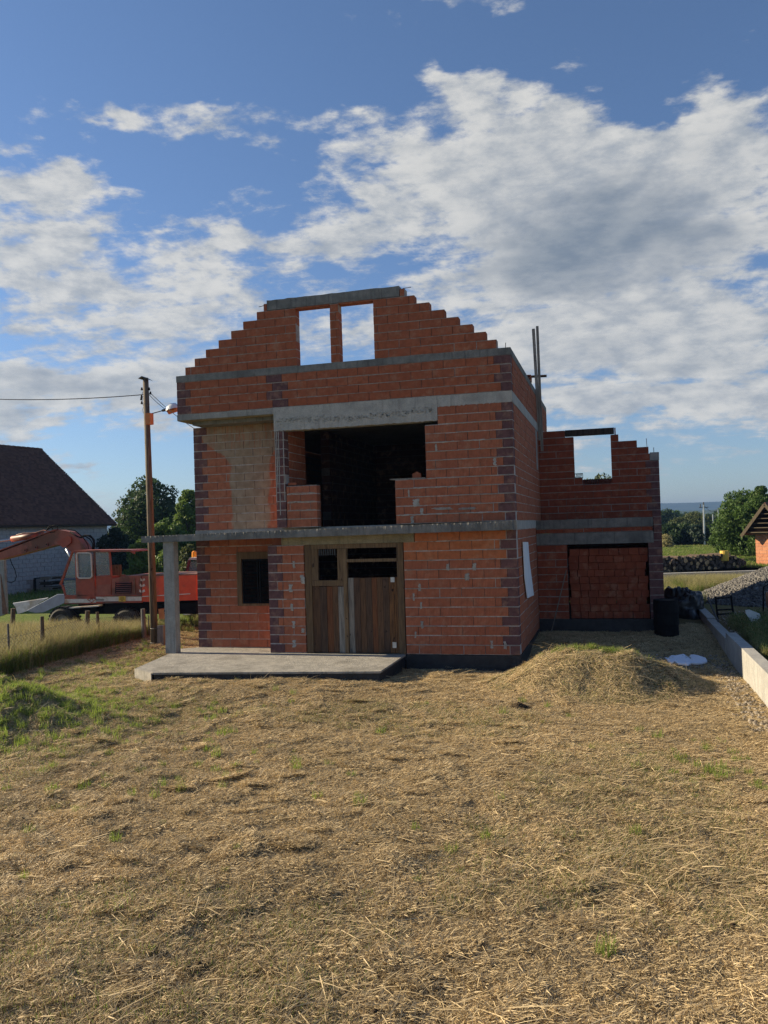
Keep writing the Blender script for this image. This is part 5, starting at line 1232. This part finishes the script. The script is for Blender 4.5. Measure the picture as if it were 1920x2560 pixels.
# molehills of dark earth
for (mx, my, r_, lab) in ((.36, -3.85, .13, 'larger molehill of dark earth on the straw in front of the mound'), (.02, -3.6, .07, 'small molehill of dark earth left of the larger one')):
    V = []; F = []; nn = 22; z_ = gz(mx, my)-.12
    for i in range(6):
        for k in range(nn):
            a_ = 2*math.pi*k/nn; q_ = i/5; rr_ = r_*1.35*(1-q_)*(1+.3*random.uniform(-1, 1)*(1-q_)); V.append((mx+rr_*math.cos(a_), my+rr_*math.sin(a_), z_+(.12+r_*.55)*(q_**.75)+random.uniform(-.012, .012)))
    for i in range(5): F += [(i*nn+k, i*nn+(k+1) % nn, (i+1)*nn+(k+1) % nn, (i+1)*nn+k) for k in range(nn)]
    m = MB(); m.add(V, F); o = tag(m.build('molehill', MT['earth']), lab, 'molehill')
    a = rng.normal(0, r_*.6, (420 if r_ > .1 else 140, 2)); P = np.stack([mx+a[:, 0], my+a[:, 1], z_+.12+np.maximum(0, r_*.55*(1-np.hypot(a[:, 0], a[:, 1])/r_/1.3))], 1)
    scatter_boxes('crumbs', P, rng.uniform(.015, .04, len(P)), 'earth', parent=o)

# trees and bushes
def leaves(n, centres, radii, size, shell=.55):
    C = np.asarray(centres, float); Rr = np.asarray(radii, float); vol = Rr[:, 0]*Rr[:, 1]*Rr[:, 2]; idx = rng.choice(len(C), n, p=vol**.7/(vol**.7).sum())
    d = rng.normal(0, 1, (n, 3)); d /= np.linalg.norm(d, axis=1, keepdims=True); rad = (shell+(1-shell)*rng.random(n))[:, None]**.8
    lump = 1+.22*np.sin(d[:, :1]*7+C[idx][:, :1])*np.sin(d[:, 1:2]*6+idx[:, None])*np.sin(d[:, 2:]*7)
    P = C[idx]+d*Rr[idx]*rad*lump
    nrm = d*.5+rng.normal(0, .6, (n, 3)); nrm /= np.linalg.norm(nrm, axis=1, keepdims=True)
    a = np.cross(nrm, rng.normal(0, 1, (n, 3))); a /= np.linalg.norm(a, axis=1, keepdims=True); b = np.cross(nrm, a); s = (size*rng.uniform(.6, 1.3, n))[:, None]
    V = np.stack([P-a*s, P-b*s*.45, P+a*s, P+b*s*.45], 1).reshape(-1, 3); F = np.arange(4*n).reshape(n, 4); return V, F
def tree(name, label, cat, base, height, width, n, size, mat, group=None, trunk=.25, low=.12, seed=0, blobs=16, aspect=.8, top=1.):
    r = random.Random(seed); t = thing(name, label, cat, tuple(base), group); base = Vector(base); cs = []; rs = []; h0 = height*low
    for k in range(blobs):
        u = (k+.5)/blobs; z = h0+(height-h0)*(.12+.8*u); prof = (math.sin(math.pi*min(1, (u*.85+.12)))**.6)*(1-u*(1-top)*.5)
        a = k*2.4+r.random(); rad = width/2*prof*r.uniform(.25, .72); rr_ = width*r.uniform(.16, .26)*(1 if u < .8 else .7)
        cs.append((base.x+rad*math.cos(a), base.y+rad*math.sin(a), base.z+z)); rs.append((rr_, rr_, rr_*aspect))
    V, F = leaves(n, cs, rs, size); link('crown', np_mesh('crown', V, F, MT[mat]), t)
    m = MB(); m.tube([base-Vector((0, 0, .3)), base+Vector((.05, 0, height*.35)), base+Vector((0, .1, height*.75))], [trunk, trunk*.7, trunk*.25], 8)
    for c in cs[::2]: c = Vector(c); st = base+Vector((0, 0, max(.2, (c.z-base.z)*.5))); m.tube([st, st.lerp(c, .5)+Vector((0, 0, .1*height*.1)), c], [trunk*.4, trunk*.25, trunk*.08], 5)
    m.build('trunk', MT['bark'], t); return t
def tb(px, pbot, d, z=None):
    p = depth_pt(px, pbot, d); p.z = -.6 if z is None else z; return p
def th(px, ptop, d): return depth_pt(px, ptop, d).z+.6
tree('oak_tree', 'tall dark green broad tree behind the electricity pole', 'tree', tb(372, 1400, 68), th(372, 1186, 68), 5.9, 11000, .17, 'leaf_dark', trunk=.4, seed=2, blobs=34)
tree('fir_tree', 'dark fir like evergreen beside the end of the barn', 'tree', tb(292, 1400, 50), th(292, 1315, 50), 2.7, 7000, .13, 'leaf_fir', trunk=.2, seed=5, low=.02, top=.3)
tree('fir_tree', 'very dark low evergreen behind the excavator engine cover', 'tree', tb(335, 1420, 46), th(335, 1345, 46), 2.8, 6000, .12, 'leaf_fir', trunk=.2, seed=15, low=.0, top=.6)
tree('lime_tree', 'light green tree standing tight against the left edge of the house', 'tree', tb(476, 1400, 58), th(468, 1217, 58), 2.9, 7000, .15, 'leaf_light', trunk=.2, seed=7, low=.15)
tree('fruit_tree', 'young light green tree between the electricity pole and the porch column', 'tree', tb(402, 1420, 45), th(402, 1305, 45), 2.6, 7000, .11, 'leaf_light', trunk=.12, seed=8)
tree('fruit_tree', 'bright green bushy tree left of the electricity pole', 'tree', tb(358, 1430, 42), th(356, 1342, 42), 1.9, 5000, .10, 'leaf_light', trunk=.1, seed=18)
tree('fruit_tree', 'green leafy tree seen over the balcony slab end', 'tree', tb(440, 1420, 52), th(436, 1310, 52), 3.0, 6000, .13, 'leaf_mid', trunk=.14, seed=19)
tree('shrub', 'upright grey green shrub between porch column and house', 'shrub', tb(474, 1400, 38), th(474, 1352, 38), 1.3, 3500, .08, 'leaf_olive', trunk=.06, seed=21, low=.0)
tree('dark_tree', 'very dark tree filling the gap between the tall tree and the house', 'tree', tb(438, 1400, 78), th(432, 1262, 78), 5.2, 7000, .18, 'leaf_dark', trunk=.3, seed=22)
tree('dark_tree', 'dark full tree low behind the electricity pole and the tall tree', 'tree', tb(330, 1400, 74), th(330, 1262, 74), 4.6, 6000, .17, 'leaf_dark', trunk=.3, seed=23, low=.02)
tree('hazel_bush', 'mid green bush between the tall tree and the light green tree', 'bush', tb(418, 1400, 60), th(418, 1288, 60), 3.0, 5000, .14, 'leaf_mid', trunk=.12, seed=24, low=.02)
tree('hazel_bush', 'low bright bush seen under the balcony slab left of the column', 'bush', tb(418, 1420, 40), th(418, 1370, 40), 2.0, 4000, .10, 'leaf_light', trunk=.08, seed=25, low=.0)
# right side, far
tree('walnut_tree', 'large round green tree on the meadow left of the brick shed', 'tree', tb(1858, 1400, 66), th(1870, 1222, 66), 4.9, 12000, .14, 'leaf_mid', trunk=.3, seed=30, low=.0, blobs=24)
tree('walnut_tree', 'tall green tree rising behind the shed roof at the right edge', 'tree', tb(1905, 1400, 62), th(1905, 1208, 62), 3.4, 8000, .15, 'leaf_mid', trunk=.25, seed=31, low=.05)
tree('walnut_tree', 'low green tree beside the left foot of the large round tree', 'tree', tb(1832, 1390, 70), th(1830, 1296, 70), 3.4, 7000, .13, 'leaf_mid', trunk=.2, seed=32, low=.0)
for i, (px, ptop, d, wd, mt, lab) in enumerate(((1672, 1312, 98, 4.2, 'leaf_dark', 'leftmost dark bush of the hedge beside the garage wing'), (1712, 1310, 100, 4.6, 'leaf_dark', 'second dark bush of the hedge from the garage wing'), (1752, 1316, 97, 4.4, 'leaf_fir', 'very dark bush in the hedge below the nearest pale pole'), (1788, 1322, 96, 3.8, 'leaf_fir', 'blackest bush at the right end of the hedge'),
        (1738, 1283, 150, 7.5, 'leaf_olive', 'olive green round tree behind the hedge left of the nearest pale pole'), (1700, 1296, 135, 5.5, 'leaf_olive', 'smaller olive green tree behind the left half of the hedge'), (1770, 1290, 190, 8.5, 'leaf_dark', 'dark tree behind the nearest pale pole'), (1668, 1277, 210, 8.5, 'leaf_dark', 'distant dark green tree beside the garage wing edge'), (1690, 1280, 230, 8, 'leaf_mid', 'distant mid green tree second from the garage wing'), (1805, 1278, 240, 9, 'leaf_dark', 'distant dark tree behind the slim poles'), (1825, 1280, 180, 6, 'leaf_mid', 'mid green distant tree peeping left of the large round tree'), (1650, 1284, 170, 6, 'leaf_dark', 'dark tree half hidden by the garage wing edge'))):
    tree('bush' if d < 105 else 'field_tree', lab, 'bush' if d < 105 else 'tree', tb(px, 1380, d), th(px, ptop, d), wd, 4500, .10+d*.0012, mt, 'bushes of the hedge' if d < 105 else 'trees in the distance', trunk=.2, seed=50+i, low=.0)
tree('dry_bush', 'pale dry bush low beside the garage wing edge', 'bush', tb(1666, 1380, 92), th(1664, 1336, 92), 2.2, 1500, .13, 'grass_dry', trunk=.05, seed=80, low=.0)
tree('roadside_tree', 'tree top seen through the garage wing window opening', 'tree', at(1510, 1300, 1, 46)-Vector((0, 0, 3.5)), at(1510, 1180, 1, 46).z-at(1510, 1300, 1, 46).z+3.5, 5.6, 6000, .14, 'leaf_olive', trunk=.2, seed=81)
# low scrub between the meadow and the far woods
V, F = leaves(26000, [(x_, y_, -.3+1.2) for x_, y_ in zip(rng.uniform(-60, 120, 150), rng.uniform(250, 420, 150))], [(rng.uniform(6, 12), rng.uniform(4, 9), rng.uniform(3, 5.5)) for _ in range(150)], .8)
link('far_woods', np_mesh('far_woods', V, F, MT['leaf_dark']), None, 'stuff')
V, F = leaves(9000, [(x_, y_, .2) for x_, y_ in zip(rng.uniform(-60, -20, 60), rng.uniform(60, 110, 60))], [(rng.uniform(3, 6), rng.uniform(3, 5), rng.uniform(1.5, 3.5)) for _ in range(60)], .35)
link('hedgerow', np_mesh('hedgerow', V, F, MT['leaf_olive']), None, 'stuff')
# hills
def hill_row(name, y0, h, seed, mat, x0=-2600, x1=3600, nx=150):
    V = []; F = []; xs_ = np.linspace(x0, x1, nx); dep = 500
    for i, x_ in enumerate(xs_):
        hh = h*(.82+.30*float(vnoise(x_/700+seed, seed, 1.))+.12*float(vnoise(x_/180+seed, 3, 1.))+.03*float(vnoise(x_/40, 9, 1.)))
        V += [(x_, y0-dep, -3), (x_, y0-dep*.45, hh*.55), (x_, y0, hh), (x_, y0+dep, -3)]
    for i in range(nx-1): F += [(4*i+k, 4*i+4+k, 4*i+5+k, 4*i+1+k) for k in range(3)]
    m = MB(); m.add(V, F); return m.build(name, mat, None, smooth=True, kind='structure')
plain('hill_woods', (.045, .07, .035), (.075, .10, .05), .02, .2, .5, .95, .1)
zt_ = lambda px, py, d: depth_pt(px, py, d).z
hill_row('hills', 3300, zt_(1750, 1254, 3300)*1.06, 2., MT['hill_woods']); hill_row('hills', 1500, zt_(1750, 1272, 1500)*.98, 8., MT['hill_woods'])

# air: the far hills fade in it
HZ_TOP = max(v.co.z for o in COL.objects if o.name.startswith('hills') for v in o.data.vertices)+6
m = MB(); m.box(-3400, 3400, -55, 5800, -8, HZ_TOP); hz = m.build('haze', [], None, kind='stuff')
hm = bpy.data.materials.new('haze'); hm.use_nodes = True; T = NT(hm.node_tree); T.n.clear()
pv = T.node('ShaderNodeVolumePrincipled'); pv.inputs['Color'].default_value = (.20, .36, .70, 1); pv.inputs['Density'].default_value = .00026; pv.inputs['Anisotropy'].default_value = .2
T.l.new(pv.outputs[0], T.node('ShaderNodeOutputMaterial').inputs['Volume']); hz.data.materials.append(hm)
